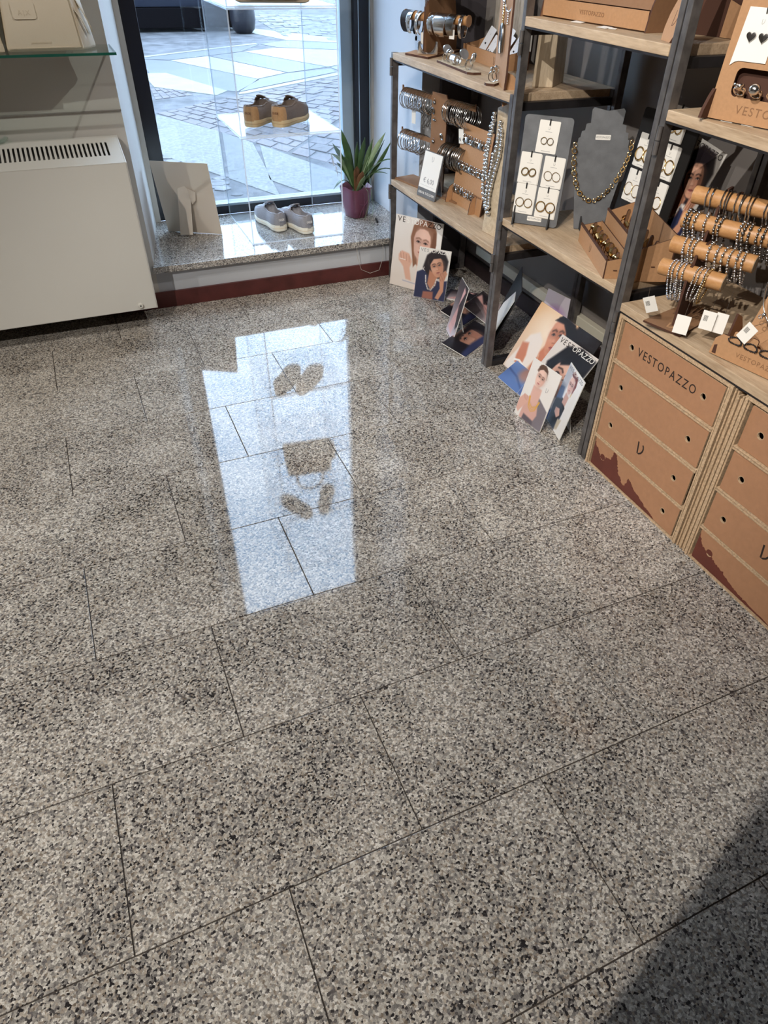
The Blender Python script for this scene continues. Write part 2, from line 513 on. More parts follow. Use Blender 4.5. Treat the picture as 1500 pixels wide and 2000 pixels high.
# front wall left of the window (its side splays towards the glass), low wall under the sill, wall right of it
struct('wall_front', MB().prism([(RX0 - .1, 3.495), (0.268, 3.495), (0.374, 4.12), (0.374, 4.30), (RX0 - .1, 4.30)], RZ1), 'wall_paint', 'pale painted wall beside the shop window')
struct('wall_window', MB().box(0.268, 1.672, 3.495, 4.30, -0.06, 0.180), 'wall_white', 'low white wall under the window sill')
struct('wall_corner', MB().box(1.672, 2.08, 3.495, 4.30, 0, RZ1), 'wall_white', 'white wall between the window and the corner')
struct('wall_lintel', MB().box(0.268, 1.672, 4.10, 4.30, 3.30, RZ1 + .1), 'wall_white', 'white lintel above the window')
struct('wall_right', MB().box(1.98, 2.08, RY0 - .1, 3.495, 0, RZ1), 'wall_grey', 'grey wall behind the display shelves')
struct('wall_left', MB().box(RX0 - .1, RX0, RY0 - .1, 3.495, 0, RZ1), 'wall_dim')
struct('wall_back', MB().box(RX0, RX1, RY0 - .1, RY0, 0, RZ1), 'wall_dim')
struct('ceiling', MB().box(RX0 - .1, 2.08, RY0 - .1, 4.30, RZ1, RZ1 + .1), 'ceiling_white')
struct('trim_1', MB().box(1.768, 1.98, 3.47, 3.495, 0, RZ1), 'panel_dark', 'dark grey panel in the wall corner')
struct('trim_2', MB().box(RX0, 0.268, 3.488, 3.495, 0.872, 0.876), 'wall_grey', 'thin seam across the wall')
struct('baseboard_front', MB().box(0.0, 1.768, 3.480, 3.495, 0, 0.078), 'red_wood', 'dark red wooden baseboard under the window', bevel=.002)
struct('baseboard_right', MB().box(1.965, 1.98, 0.3, 3.47, 0, 0.085), 'black_base', 'dark baseboard behind the shelves', bevel=.002)
struct('trim_3', MB().box(1.945, 1.98, 0.3, 3.30, 0.125, 0.172), 'cream_channel', 'cream cable channel along the wall above the baseboard', bevel=.004)

# ------------------------------------------------------------------ window
win = tag(thing('window_1', (0.95, 4.18, 0.212), 'large shop window with dark metal frame', None), kind='structure')
def wpart(name, mb, mat, bevel=0):
    o = mb.build(name, mat, None, bevel); o.parent = win; o.matrix_parent_inverse = win.matrix_world.inverted(); return o
wpart('frame_side', MB().box(0.402, 0.477, 4.14, 4.21, 0.212, 3.30), 'frame_black', .003)
wpart('frame_side', MB().box(1.566, 1.656, 4.14, 4.21, 0.212, 3.30), 'frame_black', .003)
wpart('frame_bottom', MB().box(0.477, 1.566, 4.14, 4.21, 0.212, 0.270), 'frame_black', .003)
wpart('frame_top', MB().box(0.477, 1.566, 4.14, 4.21, 3.24, 3.30), 'frame_black', .003)
wpart('side_profile', MB().box(1.500, 1.566, 4.165, 4.205, 0.270, 3.24), 'frame_alu', .002)
wpart('side_profile', MB().box(1.656, 1.672, 4.12, 4.21, 0.212, 3.30), 'frame_beige', .002)
wpart('side_profile', MB().box(0.374, 0.402, 4.12, 4.21, 0.212, 3.30), 'frame_beige', .002)
wpart('pane', MB().box(0.477, 1.500, 4.176, 4.184, 0.270, 3.24), 'glass')
wpart('bead', MB().box(0.477, 1.500, 4.135, 4.142, 0.258, 0.270), 'frame_alu')
wpart('sill', MB().prism([(0.258, 3.462), (1.672, 3.462), (1.672, 4.14), (0.374, 4.14), (0.268, 3.495), (0.258, 3.495)], 0.032, T(0, 0, 0.180)), 'granite_sill', .003)
def cable(x, y, label):
    tag(MB().tube([(x, y, 0.212), (x + .001, y, 3.29)], 0.0022, 6).build('tension_cable', 'frame_alu', smooth=True), label, 'cable', 'steel cables at the window frame')
cable(1.578, 4.10, 'thin steel cable running up the left edge of the dark right window frame')
cable(1.640, 4.10, 'thin steel cable running up the right edge of the dark right window frame')

# ------------------------------------------------------------------ outside
struct('wall_facade', MB().box(-12, 14, 3.9, 4.30, RZ1 + .1, 11).box(-12, RX0 - .1, 3.9, 4.30, 0, RZ1 + .1).box(2.08, 14, 3.9, 4.30, 0, RZ1 + .1), 'wall_paint', 'front of the building above the shop window')
SZ = -0.06
street = struct('floor_street', MB().box(-20, 26, 4.30, 46, SZ - .2, SZ - 0.006), 'street_bed', 'stone paved street outside the window')
def slab(pts, mat, h=0.0, name='paving_slab'):
    o = MB().prism([(p[0], p[1]) for p in pts], 0.05 + h, T(0, 0, SZ - .05)).build(name, mat, None, 0.004)
    o.parent = street
    return o
def lerp(a, b, t): return (a[0] + (b[0] - a[0]) * t, a[1] + (b[1] - a[1]) * t)
def quad_grid(q, nu, nv, mat, gap=0.012, name='paving_slab', jit=0.0, h=0.0, stagger=False):
    """split the quadrilateral a,b,c,d into nu x nv separate stones"""
    a, b, c, d = q
    def P(u, v): return lerp(lerp(a, b, u), lerp(d, c, u), v)
    L1 = math.dist(a, b); L2 = math.dist(a, d)
    for j in range(nv):
        s = 0.5 / nu if (stagger and j % 2) else 0
        for i in range(nu + (1 if s else 0)):
            u0 = max(0, i / nu - s); u1 = min(1, (i + 1) / nu - s); v0 = j / nv; v1 = (j + 1) / nv
            gu, gv = gap / L1, gap / L2
            e = [random.uniform(-jit, jit) for _ in range(4)]
            slab([P(u0 + gu, v0 + gv), P(u1 - gu, v0 + gv), P(u1 - gu, v1 - gv), P(u0 + gu, v1 - gv)], mat, h + random.uniform(-jit, jit), name)
# pale slabs close to the shop
slab([(0.74, 6.85), (1.13, 5.93), (1.43, 7.50), (0.98, 8.44)], 'stone_pale')
slab([(0.30, 7.95), (0.72, 6.90), (0.96, 8.48), (0.55, 9.40)], 'stone_pale')
slab([(1.15, 5.88), (1.40, 5.30), (1.62, 6.95), (1.45, 7.46)], 'stone_pale')
slab([(1.44, 5.75), (1.63, 5.26), (1.98, 5.05), (2.16, 5.25), (2.00, 5.86), (1.80, 6.46), (1.66, 6.86)], 'stone_pale')
slab([(2.02, 5.84), (2.20, 5.22), (2.6, 4.9), (2.9, 5.2), (2.4, 5.9)], 'stone_pale')
# band of reddish setts
quad_grid([(0.99, 8.50), (1.82, 6.52), (3.05, 8.10), (2.06, 9.26)], 9, 10, 'sett', 0.012, 'sett', 0.004, stagger=True)
quad_grid([(1.84, 6.50), (2.45, 5.30), (4.2, 7.6), (3.08, 8.08)], 6, 9, 'sett', 0.012, 'sett', 0.004, stagger=True)
quad_grid([(2.10, 9.24), (3.06, 8.12), (4.6, 9.6), (3.70, 10.28)], 7, 8, 'sett', 0.014, 'sett', 0.004, stagger=True)
quad_grid([(1.09, 9.22), (1.56, 9.40), (1.38, 9.98), (1.14, 9.90)], 5, 4, 'sett', 0.008, 'sett', 0.003)
quad_grid([(0.30, 8.9), (0.95, 8.52), (1.06, 9.18), (0.75, 9.9)], 4, 5, 'sett', 0.012, 'sett', 0.004)
# irregular small cobbles next to the glass
for (cx_, cy_, n_, sx_, sy_) in ((0.95, 5.55, 30, .42, .5), (1.30, 4.95, 26, .5, .35), (0.62, 6.2, 22, .30, .5)):
    for i in range(n_):
        x = cx_ + random.uniform(-sx_, sx_); y = cy_ + random.uniform(-sy_, sy_); r = random.uniform(.045, .085)
        k = random.randint(5, 7); a0 = random.random() * 6
        slab([(x + r * math.cos(a0 + 6.283 * t / k) * random.uniform(.8, 1.1), y + 0.8 * r * math.sin(a0 + 6.283 * t / k)) for t in range(k)], 'cobble', 0.004 * random.random() - .002, 'cobble')
# bluish crossing with white slabs
zb = [(1.30, 12.26), (2.12, 9.44), (3.78, 10.62), (3.40, 13.50)]
slab([(1.26, 10.3), (2.08, 9.46), (2.55, 10.20), (1.74, 11.98), (1.34, 12.2)], 'stone_blue')
slab([(2.10, 9.45), (3.72, 10.56), (3.76, 10.86), (3.05, 10.60), (2.53, 10.22)], 'stone_blue')
slab([(1.74, 12.06), (2.34, 12.36), (3.04, 10.66), (2.54, 10.27)], 'stone_white')
slab([(1.36, 12.3), (1.72, 12.10), (2.34, 12.40), (2.93, 12.74), (3.42, 13.50), (1.98, 12.70)], 'stone_blue')
slab([(2.37, 12.36), (3.07, 10.66), (3.74, 10.98), (2.96, 12.70)], 'stone_blue')
slab([(2.98, 12.73), (3.76, 11.02), (4.90, 11.6), (4.5, 12.6), (3.60, 13.06)], 'stone_white')
slab([(3.78, 10.98), (3.80, 10.66), (5.2, 11.2), (4.95, 11.55)], 'stone_blue')
slab([(1.20, 11.0), (1.50, 10.98), (1.98, 9.54), (1.80, 9.30), (1.20, 10.00)], 'stone_white', 0.002)
slab([(3.45, 13.52), (3.62, 13.10), (4.52, 12.64), (4.95, 11.66), (5.6, 11.9), (4.9, 13.3), (4.0, 13.9)], 'stone_blue')
slab([(3.46, 15.75), (4.02, 13.96), (4.95, 13.36), (5.4, 13.4), (3.85, 15.80)], 'stone_white')
slab([(1.30, 12.34), (1.98, 12.76), (3.42, 13.56), (3.40, 13.66), (1.30, 12.46)], 'stone_white')
slab([(2.06, 9.30), (2.14, 9.32), (3.75, 10.36), (4.4, 10.9), (4.36, 11.0), (3.72, 10.50), (2.10, 9.42)], 'stone_white')
# far cobbles
quad_grid([(4.1, 14.2), (6.6, 12.6), (9.6, 17.6), (4.4, 18.2)], 12, 14, 'cobble', 0.02, 'cobble', 0.006, stagger=True)

# parked car (dark) and planter, only their lower ends can be seen from the shop
car = thing('car', (2.0, 16.0, SZ), 'dark blue parked car across the street, low end only', 'car')
def cpart(name, mb, mat, bevel=0, smooth=False, par=car):
    o = mb.build(name, mat, None, bevel, smooth); o.parent = par; o.matrix_parent_inverse = par.matrix_world.inverted(); return o
def cprof(x0, x1, prof): # side profile in (x,z) pushed in y
    return MB().prism(prof, x1 - x0, frame((0, x0, 0), (1, 0, 0), (0, 0, 1)))
CY0 = 15.35
cpart('body', MB().prism([(-0.9, .36), (3.62, .36), (3.66, .62), (3.45, .80), (2.9, .92), (2.35, 1.38), (0.6, 1.42), (-.1, .98), (-.8, .92), (-.95, .6)], 1.75, frame((0, CY0 + 1.75, SZ), (1, 0, 0), (0, 0, 1))), 'car_paint', .04, 40)
cpart('underbody_shade', MB().box(-0.8, 3.55, CY0 + .01, CY0 + 1.7, SZ + .05, SZ + .36), 'black_hole', .02)  # black block standing in for the underbody and the shadow beneath the car
for wx in (0.0, 2.85):
    for wy in (CY0 + .02, CY0 + 1.5):
        w_ = cpart('wheel', MB().lathe([(.20, 0), (.31, 0), (.33, .03), (.33, .19), (.31, .22), (.20, .22)], 28, frame((wx, wy, SZ + .33), (1, 0, 0), z=(0, 1, 0))), 'rubber', 0, 40)
        cpart('hub_cap', MB().lathe([(.02, -.01), (.20, 0), (.20, .02)], 20, frame((wx, wy, SZ + .33), (1, 0, 0), z=(0, 1, 0))), 'steel_dark', 0, 40)
cpart('window', MB().prism([(0.75, .98), (2.3, .98), (2.1, 1.32), (0.75, 1.34)], .01, frame((0, CY0 + .0, SZ), (1, 0, 0), (0, 0, 1))), 'pot_black')
pl = thing('planter', (3.56, 15.05, SZ), 'black round planter standing on the street', 'planter')
cpart('bowl', MB().lathe([(.03, 0), (.14, 0), (.20, .06), (.225, .2), (.215, .45), (.20, .60), (.18, .60), (.17, .5), (.02, .5)], 28, T(3.56, 15.05, SZ)), 'pot_black', 0, 40, pl)
cpart('soil', MB().lathe([(.01, .5), (.175, .52)], 24, T(3.56, 15.05, SZ + .03)), 'soil', 0, 40, pl)
for k in range(9):
    a = k * .7
    cpart('leaf', MB().tube([(3.56 + .05 * math.cos(a), 15.05 + .05 * math.sin(a), SZ + .5), (3.56 + .14 * math.cos(a), 15.05 + .14 * math.sin(a), SZ + .8), (3.56 + .3 * math.cos(a), 15.05 + .3 * math.sin(a), SZ + .95)], [.02, .03, .004], 5), 'leaf', 0, 40, pl)

# added unseen box behind the camera: throws the photographer's big shadow across the floor
caster = thing('shadow_caster', (-.23, -0.5, 0), 'tall unseen box added behind the camera to cast the floor shadow', 'shadow caster')
for nm, mb in (('caster_body', MB().box(-.42, -.05, -.85, -.165, 0, 1.90)), ('caster_front', MB().box(-.42, -.237, -.163, -.147, .0, 1.90)), ('caster_front', MB().box(-.233, -.05, -.163, -.147, .0, 1.90))):
    o = mb.build(nm, 'wall_dim', None, .001); o.parent = caster; o.matrix_parent_inverse = caster.matrix_world.inverted()
# ------------------------------------------------------------------ steel and wood display shelves
def shelf_unit(label, y0, y1, z_top, boards, hinges, pw=0.020, pd=0.030, x0=1.49, x1=1.955, toprail=True):
    t = thing('display_shelf', (x0, (y0 + y1) / 2, 0), label, 'shelf', 'steel and wood display shelves')
    Mi = t.matrix_world.inverted()
    def part(name, mb, mat, bevel=0, smooth=False, par=None):
        o = mb.build(name, mat, None, bevel, smooth)
        o.parent = par or t
        o.matrix_parent_inverse = (Mi if par is None else I4)
        return o
    for xa in (x0, x1 - pd):
        for ya in (y0, y1 - pw):
            part('post', MB().box(xa, xa + pd, ya, ya + pw, 0, z_top), 'steel_raw', .0015)
    lv = [0.0] + [b - 0.026 for b in boards] + ([z_top - .03] if toprail else [])
    for z in lv:
        for ya in (y0, y1 - pw):
            part('side_rail', MB().box(x0 + pd, x1 - pd, ya, ya + pw, z - (0.026 if z > 0 else 0), z + (0 if z > 0 else .024)), 'steel_dark', .0012)
    for b in boards:
        part('board', MB().box(x0 - .001, x1, y0 + pw + .001, y1 - pw - .001, b - .026, b), 'oak', .002)
        part('front_rail', MB().box(x0 + .001, x0 + .014, y0 + pw, y1 - pw, b - .032, b - .026), 'steel_dark')
        part('back_rail', MB().box(x1 - pd, x1 - pd + .014, y0 + pw, y1 - pw, b - .046, b - .026), 'steel_dark')
    for hy, hz in hinges:
        h = part('hinge', MB().tube([(x0 - .006, hy, hz - .035), (x0 - .006, hy, hz - .001)], .0075, 12).tube([(x0 - .006, hy, hz + .001), (x0 - .006, hy, hz + .035)], .0075, 12), 'steel_raw', 0, 40)
    return t

m1 = shelf_unit('low two-board display shelf between the window and the tall shelves', 2.372, 3.456, 1.055, [0.515, 1.055], [(3.440, 1.00), (3.440, 0.455), (2.380, .46)], toprail=False)
m2 = shelf_unit('tall display shelf with the gold jewellery, middle of the three', 1.625, 2.368, 1.95, [0.647, 1.283], [(2.350, 1.21), (2.350, .60)])
m3 = shelf_unit('tall display shelf over the cardboard drawers, nearest of the three', 0.52, 1.620, 1.95, [0.610, 1.145], [(1.605, 1.07), (1.605, .545)])

# ------------------------------------------------------------------ cardboard drawer cabinets
def logo_v(s, w=.12):
    """the V-shaped mark as a closed outline, about s tall, centred"""
    P = [(-.28, .5), (-.14, -.5), (.02, -.46), (.22, -.30), (.34, -.06), (.36, .16), (.30, .34), (.22, .44)]
    def off(d):
        o = []
        for i, p in enumerate(P):
            a = P[max(0, i - 1)]; b = P[min(len(P) - 1, i + 1)]
            tx, ty = b[0] - a[0], b[1] - a[1]; l = math.hypot(tx, ty)
            o.append((p[0] - ty / l * d, p[1] + tx / l * d))
        return o
    a, b = off(w / 2), off(-w / 2)
    return [(x * s, y * s) for x, y in a + b[::-1]]

def ragged(pts, n=10, amp=.004, seed=1):
    r = random.Random(seed); out = []
    for i in range(len(pts) - 1):
        a, b = pts[i], pts[i + 1]
        for k in range(n):
            t = k / n
            out.append((a[0] + (b[0] - a[0]) * t + r.uniform(-amp, amp), a[1] + (b[1] - a[1]) * t + r.uniform(-amp, amp)))
    out.append(pts[-1]); return out

def cabinet(y_hi, label, lettered, stains):
    """y_hi = window-side edge; width .49 towards the camera; front at x=1.495"""
    Wd, H, X0, X1 = 0.488, 0.578, 1.488, 1.93
    t = thing('drawer_cabinet', (X0, y_hi - Wd / 2, 0), label, 'cabinet', 'cardboard drawer cabinets')
    base = frame((X0, y_hi, 0), (0, -1, 0), (0, 0, 1))       # local x along front, y up, z out of the front (towards -x)
    Mi = t.matrix_world.inverted()
    def part(name, mb, mats, par=None, bevel=0):
        o = mb.build(name, mats, None, bevel); o.parent = par or t; o.matrix_parent_inverse = Mi if par is None else I4; return o
    D = X1 - X0
    def b3(mb, x0, x1, y0, y1, z0, z1): return mb.box(x0, x1, y0, y1, -z1, -z0, base)
    part('side_panel', b3(MB(), 0, .010, 0, H, 0, D), 'carton_edge')
    part('side_panel', b3(MB(), Wd - .010, Wd, 0, H, 0, D), 'carton_edge')
    part('inner_panel', b3(MB(), .012, .017, .004, H - .012, .002, D), 'carton_edge')
    part('inner_panel', b3(MB(), Wd - .018, Wd - .013, .004, H - .012, .002, D), 'carton_edge')
    part('top_panel', b3(MB(), .0105, Wd - .0105, H - .010, H, 0, D), 'carton_edge')
    part('bottom_panel', b3(MB(), .0105, Wd - .0105, 0, .006, .004, D), 'carton_edge')
    part('back_panel', b3(MB(), .0105, Wd - .0105, .006, H - .010, D - .006, D), 'carton_in')
    zs = [0.004, 0.132, 0.277, 0.424, 0.568]
    for k in (1, 2, 3):
        part('divider', b3(MB(), .019, Wd - .019, zs[k] - .006, zs[k] - .0015, 0, D - .01), 'carton_edge')
        part('divider', b3(MB(), .019, Wd - .019, zs[k] + .0015, zs[k] + .006, .001, D - .01), 'carton_edge')
    for k in range(4):
        z0, z1 = zs[k] + .008, zs[k + 1] - .008
        x0, x1 = .026, Wd - .026
        zc = (z0 + z1) / 2
        rec = (.004, .001, .004, .006)[k]
        hl = [circle(.080, zc, .0115, 16), circle(Wd - .088, zc, .0115, 16)]
        Mf = base @ T(0, 0, -rec - .006)
        d = part('drawer', MB().plate(rrect(x0, x1, z0, z1, .003, 2), hl, .006, Mf, 0, 1), ['carton', 'carton_edge'])
        part('drawer_tray', b3(b3(b3(b3(MB(), x0 + .004, x0 + .009, z0 + .002, z1 - .02, rec + .0065, D - .02), x1 - .009, x1 - .004, z0 + .002, z1 - .02, rec + .0065, D - .02), x0 + .009, x1 - .009, z0 + .002, z0 + .007, rec + .0065, D - .02), x0 + .009, x1 - .009, z0 + .007, z1 - .03, D - .026, D - .02), 'carton_in', d)
        for hx in (.080, Wd - .088):
            part('hole_rim', MB().lathe([(.0098, -.0062), (.0114, -.0062), (.0114, .0003), (.0098, .0003), (.0098, -.0062)], 16, Mf @ T(hx, zc, .0058), cap=False), 'carton_edge', d)
        if k == 3 and lettered:
            o = put('lettering', text_mesh('VESTOPAZZO', .040, .0006, 1.28), 'ink', d)
            o.matrix_basis = Mf @ T((x0 + x1) / 2 - .004, zc, .0063) @ Matrix.Diagonal((.86, 1.0, 1, 1))
        if k == 1:
            part('emblem', MB().prism(logo_v(.042, .13), .0006, Mf @ T((x0 + x1) / 2 - .008, zc + .004, .0060)), 'ink', d)
        if k == 0 and stains:
            for si, st in enumerate(stains):
                top = ragged([(x0 + u * (x1 - x0), z0 + v * (z1 - z0)) for u, v in st], 8, .0030, 3 + si)
                top = [(min(max(p[0], x0 + .0005), x1 - .0005), min(max(p[1], z0 + .0005), z1 - .001)) for p in top]
                poly = [(top[0][0], z0 + .0003)] + top + [(top[-1][0], z0 + .0003)]
                hs = [h for h in ()]
                tag(part('stain', MB().plate(poly, [circle(.080, zc, .0125, 16)] if si == 0 else [], .0004, Mf @ T(0, 0, .0061)), 'stain', d), 'dark reddish brown water stain along the drawer bottom')
    return t

cabinet(1.592, 'cardboard drawer cabinet with printed lettering on its top drawer, next to the steel post', True,
        [[(0.0, .98), (.01, .74), (.05, .66), (.08, .52), (.10, .40), (.14, .44), (.17, .60), (.22, .66), (.235, .99), (.27, .97), (.30, .70), (.335, .42), (.38, .30), (.405, .18), (.43, .20), (.455, .56), (.49, .50), (.53, .36), (.57, .30), (.63, .26), (.68, .14), (.74, .12), (.80, .02)]])
cabinet(1.058, 'cardboard drawer cabinet without lettering on its top drawer, cut by the right picture edge', False,
        [[(0.0, .88), (.03, .62), (.08, .48), (.14, .44), (.20, .36), (.27, .32), (.33, .20), (.40, .14), (.5, .08), (.8, .02)]])
for k, (yy, hh) in enumerate(((1.0985, .575), (1.0915, .57), (1.0838, .562), (1.0762, .555), (1.0690, .566))):
    tag(MB().box(1.492 + .004 * (k % 2), 1.92, yy - .0045, yy + .0005, 0, hh).build('cardboard_sheet', 'carton_edge'), 'upright corrugated cardboard sheet wedged between the two drawer cabinets', 'cardboard', 'cardboard sheets between the cabinets')

# ------------------------------------------------------------------ convector heater
rad = thing('convector_heater', (-.3, 3.25, .105), 'white convector heater on the wall, with a slotted sloping top', 'heater')
Mi = rad.matrix_world.inverted()
def rpart(name, mb, mats, bevel=0, smooth=False, par=None):
    o = mb.build(name, mats, None, bevel, smooth); o.parent = par or rad; o.matrix_parent_inverse = Mi if par is None else I4; return o
RXa, RXb = -0.95, 0.228
side = [(3.25, .105), (3.25, .730), (3.452, .784), (3.480, .784), (3.480, .105)]   # (y,z)
rpart('front_panel', MB().box(RXa, RXb, 3.250, 3.256, .105, .730), 'white_enamel', .003)
for xs in (RXa, RXb - .006):
    rpart('side_panel', MB().prism([(y, z) for y, z in side], .006, frame((xs, 0, 0), (0, 1, 0), (0, 0, 1))), 'white_enamel', .002)
sl = math.hypot(.202, .054)
slots = []
xx = RXb - .052
while xx > RXa + .05:
    slots.append(rrect(xx - .0085, xx, sl * .30, sl * .82, .002, 2)); xx -= .0176
# local x along the heater, local y up the slope
rpart('grille', MB().plate([(RXa + .006, 0), (RXb - .006, 0), (RXb - .006, sl), (RXa + .006, sl)], slots, .003, frame((0, 3.25, .7272), (1, 0, 0), (0, .202, .054))), 'white_enamel')
rpart('back_panel', MB().box(RXa + .006, RXb - .006, 3.470, 3.480, .105, .784), 'white_enamel')
rpart('interior', MB().box(RXa + .01, RXb - .01, 3.262, 3.468, .12, .700), 'black_hole')
rpart('top_lip', MB().box(RXa + .006, RXb - .006, 3.452, 3.470, .778, .784), 'white_enamel')
v_ = rpart('valve', MB().lathe([(.004, .008), (.004, .012), (.0095, .012), (.0115, .008), (.0115, 0)], 18, frame((.154, 3.25, .128), (1, 0, 0), z=(0, -1, 0))), 'white_enamel', 0, 40)
rpart('valve_hole', MB().lathe([(.001, .0075), (.0042, .0085)], 12, frame((.154, 3.25, .128), (1, 0, 0), z=(0, -1, 0))), 'black_hole', 0, 0, v_)
# ------------------------------------------------------------------ kits: a thing in its own frame
class K:
    def __init__(s, name, label, cat, group=None, M=I4):
        s.t = thing(name, None, label, cat, group, M)
    def p(s, name, mb, mats, par=None, bevel=0, smooth=0, M=None, weld=False):
        me = mb if isinstance(mb, bpy.types.Mesh) else mb.mesh(name, bevel, smooth, weld)
        return put(name, me, mats, par or s.t, M)
    def txt(s, name, body, size, mat, M, par=None, depth=.0005, spacing=1.0):
        return put(name, text_mesh(body, size, depth, spacing), mat, par or s.t, M)

def copy_tree(o, M, label=None, parent=None):
    c = o.copy(); C.objects.link(c)
    if parent is not None: c.parent = parent
    else:
        c.matrix_world = M
        if label: c['label'] = label
    for ch in o.children: copy_tree(ch, None, None, c)
    return c

def curve_pts(P, n=10):
    """Catmull-Rom through P"""
    P = [Vector(p) for p in P]; out = []
    for i in range(len(P) - 1):
        p0 = P[max(0, i - 1)]; p1 = P[i]; p2 = P[i + 1]; p3 = P[min(len(P) - 1, i + 2)]
        for k in range(n):
            t = k / n
            out.append(.5 * ((2 * p1) + (p2 - p0) * t + (2 * p0 - 5 * p1 + 4 * p2 - p3) * t * t + (3 * p1 - p0 - 3 * p2 + p3) * t ** 3))
    out.append(P[-1]); return out

# ------------------------------------------------------------------ glass shelf with bags on the left
g = K('glass_shelf', 'glass wall shelf with a green edge carrying the cream handbag', 'shelf', None, T(0, 0, 1.098))
g.p('pane', MB().box(-.62, .272, 3.253, 3.487, 0, .008), 'glass_green')
g.p('edge', MB().box(-.62, .2755, 3.249, 3.253, -.0003, .0083), 'glass_edge')
g.p('edge', MB().box(.272, .2755, 3.253, 3.487, -.0003, .0083), 'glass_edge')
for bx in (.118, -.42):
    cl = g.p('bracket', MB().box(bx - .014, bx + .014, 3.40, 3.494, -.010, -.001).box(bx - .006, bx + .006, 3.455, 3.494, -.020, -.010), 'silver', None, .002)
    g.p('screw', MB().lathe([(.001, 0), (.004, 0), (.004, .004), (.001, .004)], 12, T(bx, 3.42, -.014)), 'silver', cl, 0, 40)

def hexa(B, Tq):
    return MB().add([tuple(v) for v in B] + [tuple(v) for v in Tq], [(0, 3, 2, 1), (4, 5, 6, 7), (0, 1, 5, 4), (1, 2, 6, 5), (2, 3, 7, 6), (3, 0, 4, 7)])
g2 = K('glass_shelf', 'unseen upper glass wall shelf added with its bags to shade the wall below', 'shelf', None, T(0, 0, 1.53))  # out-of-view shelf and three bags, added to throw shadow on the wall below
g2.p('pane', MB().box(-.62, .272, 3.253, 3.487, 0, .008), 'glass_green')
g2.p('edge', MB().box(-.62, .2755, 3.249, 3.253, -.0003, .0083), 'glass_edge')
for i, (xa, xb) in enumerate(((-.60, -.36), (-.31, -.08), (-.03, .24))):
    ub_ = K('handbag', ('left', 'middle', 'right')[i] + ' cream handbag added out of view to shade the wall', 'bag', 'unseen bags added to shade the wall', T(0, 0, 1.5385))
    ub_.p('body', MB().add([(xa, 3.29, 0), (xb, 3.29, 0), (xb, 3.42, 0), (xa, 3.42, 0), (xa + .03, 3.31, .22), (xb - .03, 3.31, .22), (xb - .03, 3.39, .22), (xa + .03, 3.39, .22)], [(0, 3, 2, 1), (4, 5, 6, 7), (0, 1, 5, 4), (1, 2, 6, 5), (2, 3, 7, 6), (3, 0, 4, 7)]), 'leather_cream', None, .012, 60)
    ub_.p('handle', MB().tube([(xa + .06, 3.35, .21), (xa + .07, 3.35, .30), ((xa + xb) / 2, 3.35, .33), (xb - .07, 3.35, .30), (xb - .06, 3.35, .21)], .006, 8), 'leather_cream2', None, 0, 40)
bag = K('handbag', 'cream leather handbag with an embossed patch on the glass shelf', 'bag', None, T(0, 0, 1.1065))
body = bag.p('body', hexa([(-.094, 3.314, 0), (.168, 3.326, 0), (.224, 3.40, 0), (-.10, 3.44, 0)], [(-.055, 3.332, .27), (.150, 3.338, .27), (.180, 3.385, .27), (-.06, 3.41, .27)]), 'leather_cream', None, .012, 60)
fb = frame((-.094, 3.314, 0), (.262, .012, 0), (.03, .018, .27))
bag.p('base_seam', MB().tube([(-.088, 3.311, .012), (.160, 3.3225, .012), (.208, 3.388, .012)], .0016, 6), 'leather_cream2', None, 0, 40)
bag.p('corner_piping', MB().tube([(.168, 3.3235, .008), (.159, 3.330, .14), (.150, 3.336, .262)], .0026, 6), 'leather_cream2', None, 0, 40)
pt = bag.p('patch', MB().prism(rrect(.050, .128, .098, .150, .008), .0016, fb @ T(0, 0, .0032)), 'leather_cream', None, .0006)
bag.txt('lettering', 'A|X', .021, 'leather_cream2', fb @ T(.089, .117, .0052), pt, .0008, 1.3)
bag.txt('lettering', 'ARMANI EXCHANGE', .0075, 'leather_cream2', fb @ T(.122, .026, .0006), None, .0010, 1.0)
bag.p('strap', MB().add(*(lambda P, w: ([(x, y - w, z) for x, y, z in P] + [(x, y + w, z) for x, y, z in P], [(i, i + 1, len(P) + i + 1, len(P) + i) for i in range(len(P) - 1)]))([(.148, 3.345, .150), (.158, 3.345, .132), (.172, 3.342, .118), (.186, 3.345, .095), (.194, 3.352, .070), (.200, 3.36, .050)], .007)), 'leather_cream', None, 0, 40).modifiers.new('s', 'SOLIDIFY').thickness = .003
bag.p('strap', MB().add(*(lambda P, w: ([(x, y - w, z) for x, y, z in P] + [(x, y + w, z) for x, y, z in P], [(i, i + 1, len(P) + i + 1, len(P) + i) for i in range(len(P) - 1)]))([(.160, 3.362, .190), (.180, 3.364, .150), (.200, 3.366, .110), (.214, 3.372, .070), (.216, 3.378, .052)], .006)), 'leather_cream', None, 0, 40).modifiers.new('s', 'SOLIDIFY').thickness = .003
bag2 = K('handbag', 'second cream handbag, only its corner showing at the left picture edge', 'bag', None, T(0, 0, 1.1065))
bag2.p('body', hexa([(-.40, 3.30, 0), (-.100, 3.300, 0), (-.104, 3.44, 0), (-.40, 3.44, 0)], [(-.36, 3.32, .27), (-.125, 3.32, .27), (-.125, 3.40, .27), (-.36, 3.40, .27)]), 'leather_cream', None, .010, 60)
bag2.p('base_band', MB().box(-.398, -.101, 3.2985, 3.3005, .004, .028), 'leather_cream2', None, .001)
K('glass_dish', 'small clear glass dish on top of the heater', 'dish', None, T(-.225, 3.466, .784)).p('bowl', MB().lathe([(.001, 0), (.020, 0), (.034, .010), (.038, .018), (.036, .018), (.031, .011), (.018, .003), (.001, .003)], 28), 'glass_green', None, 0, 40)

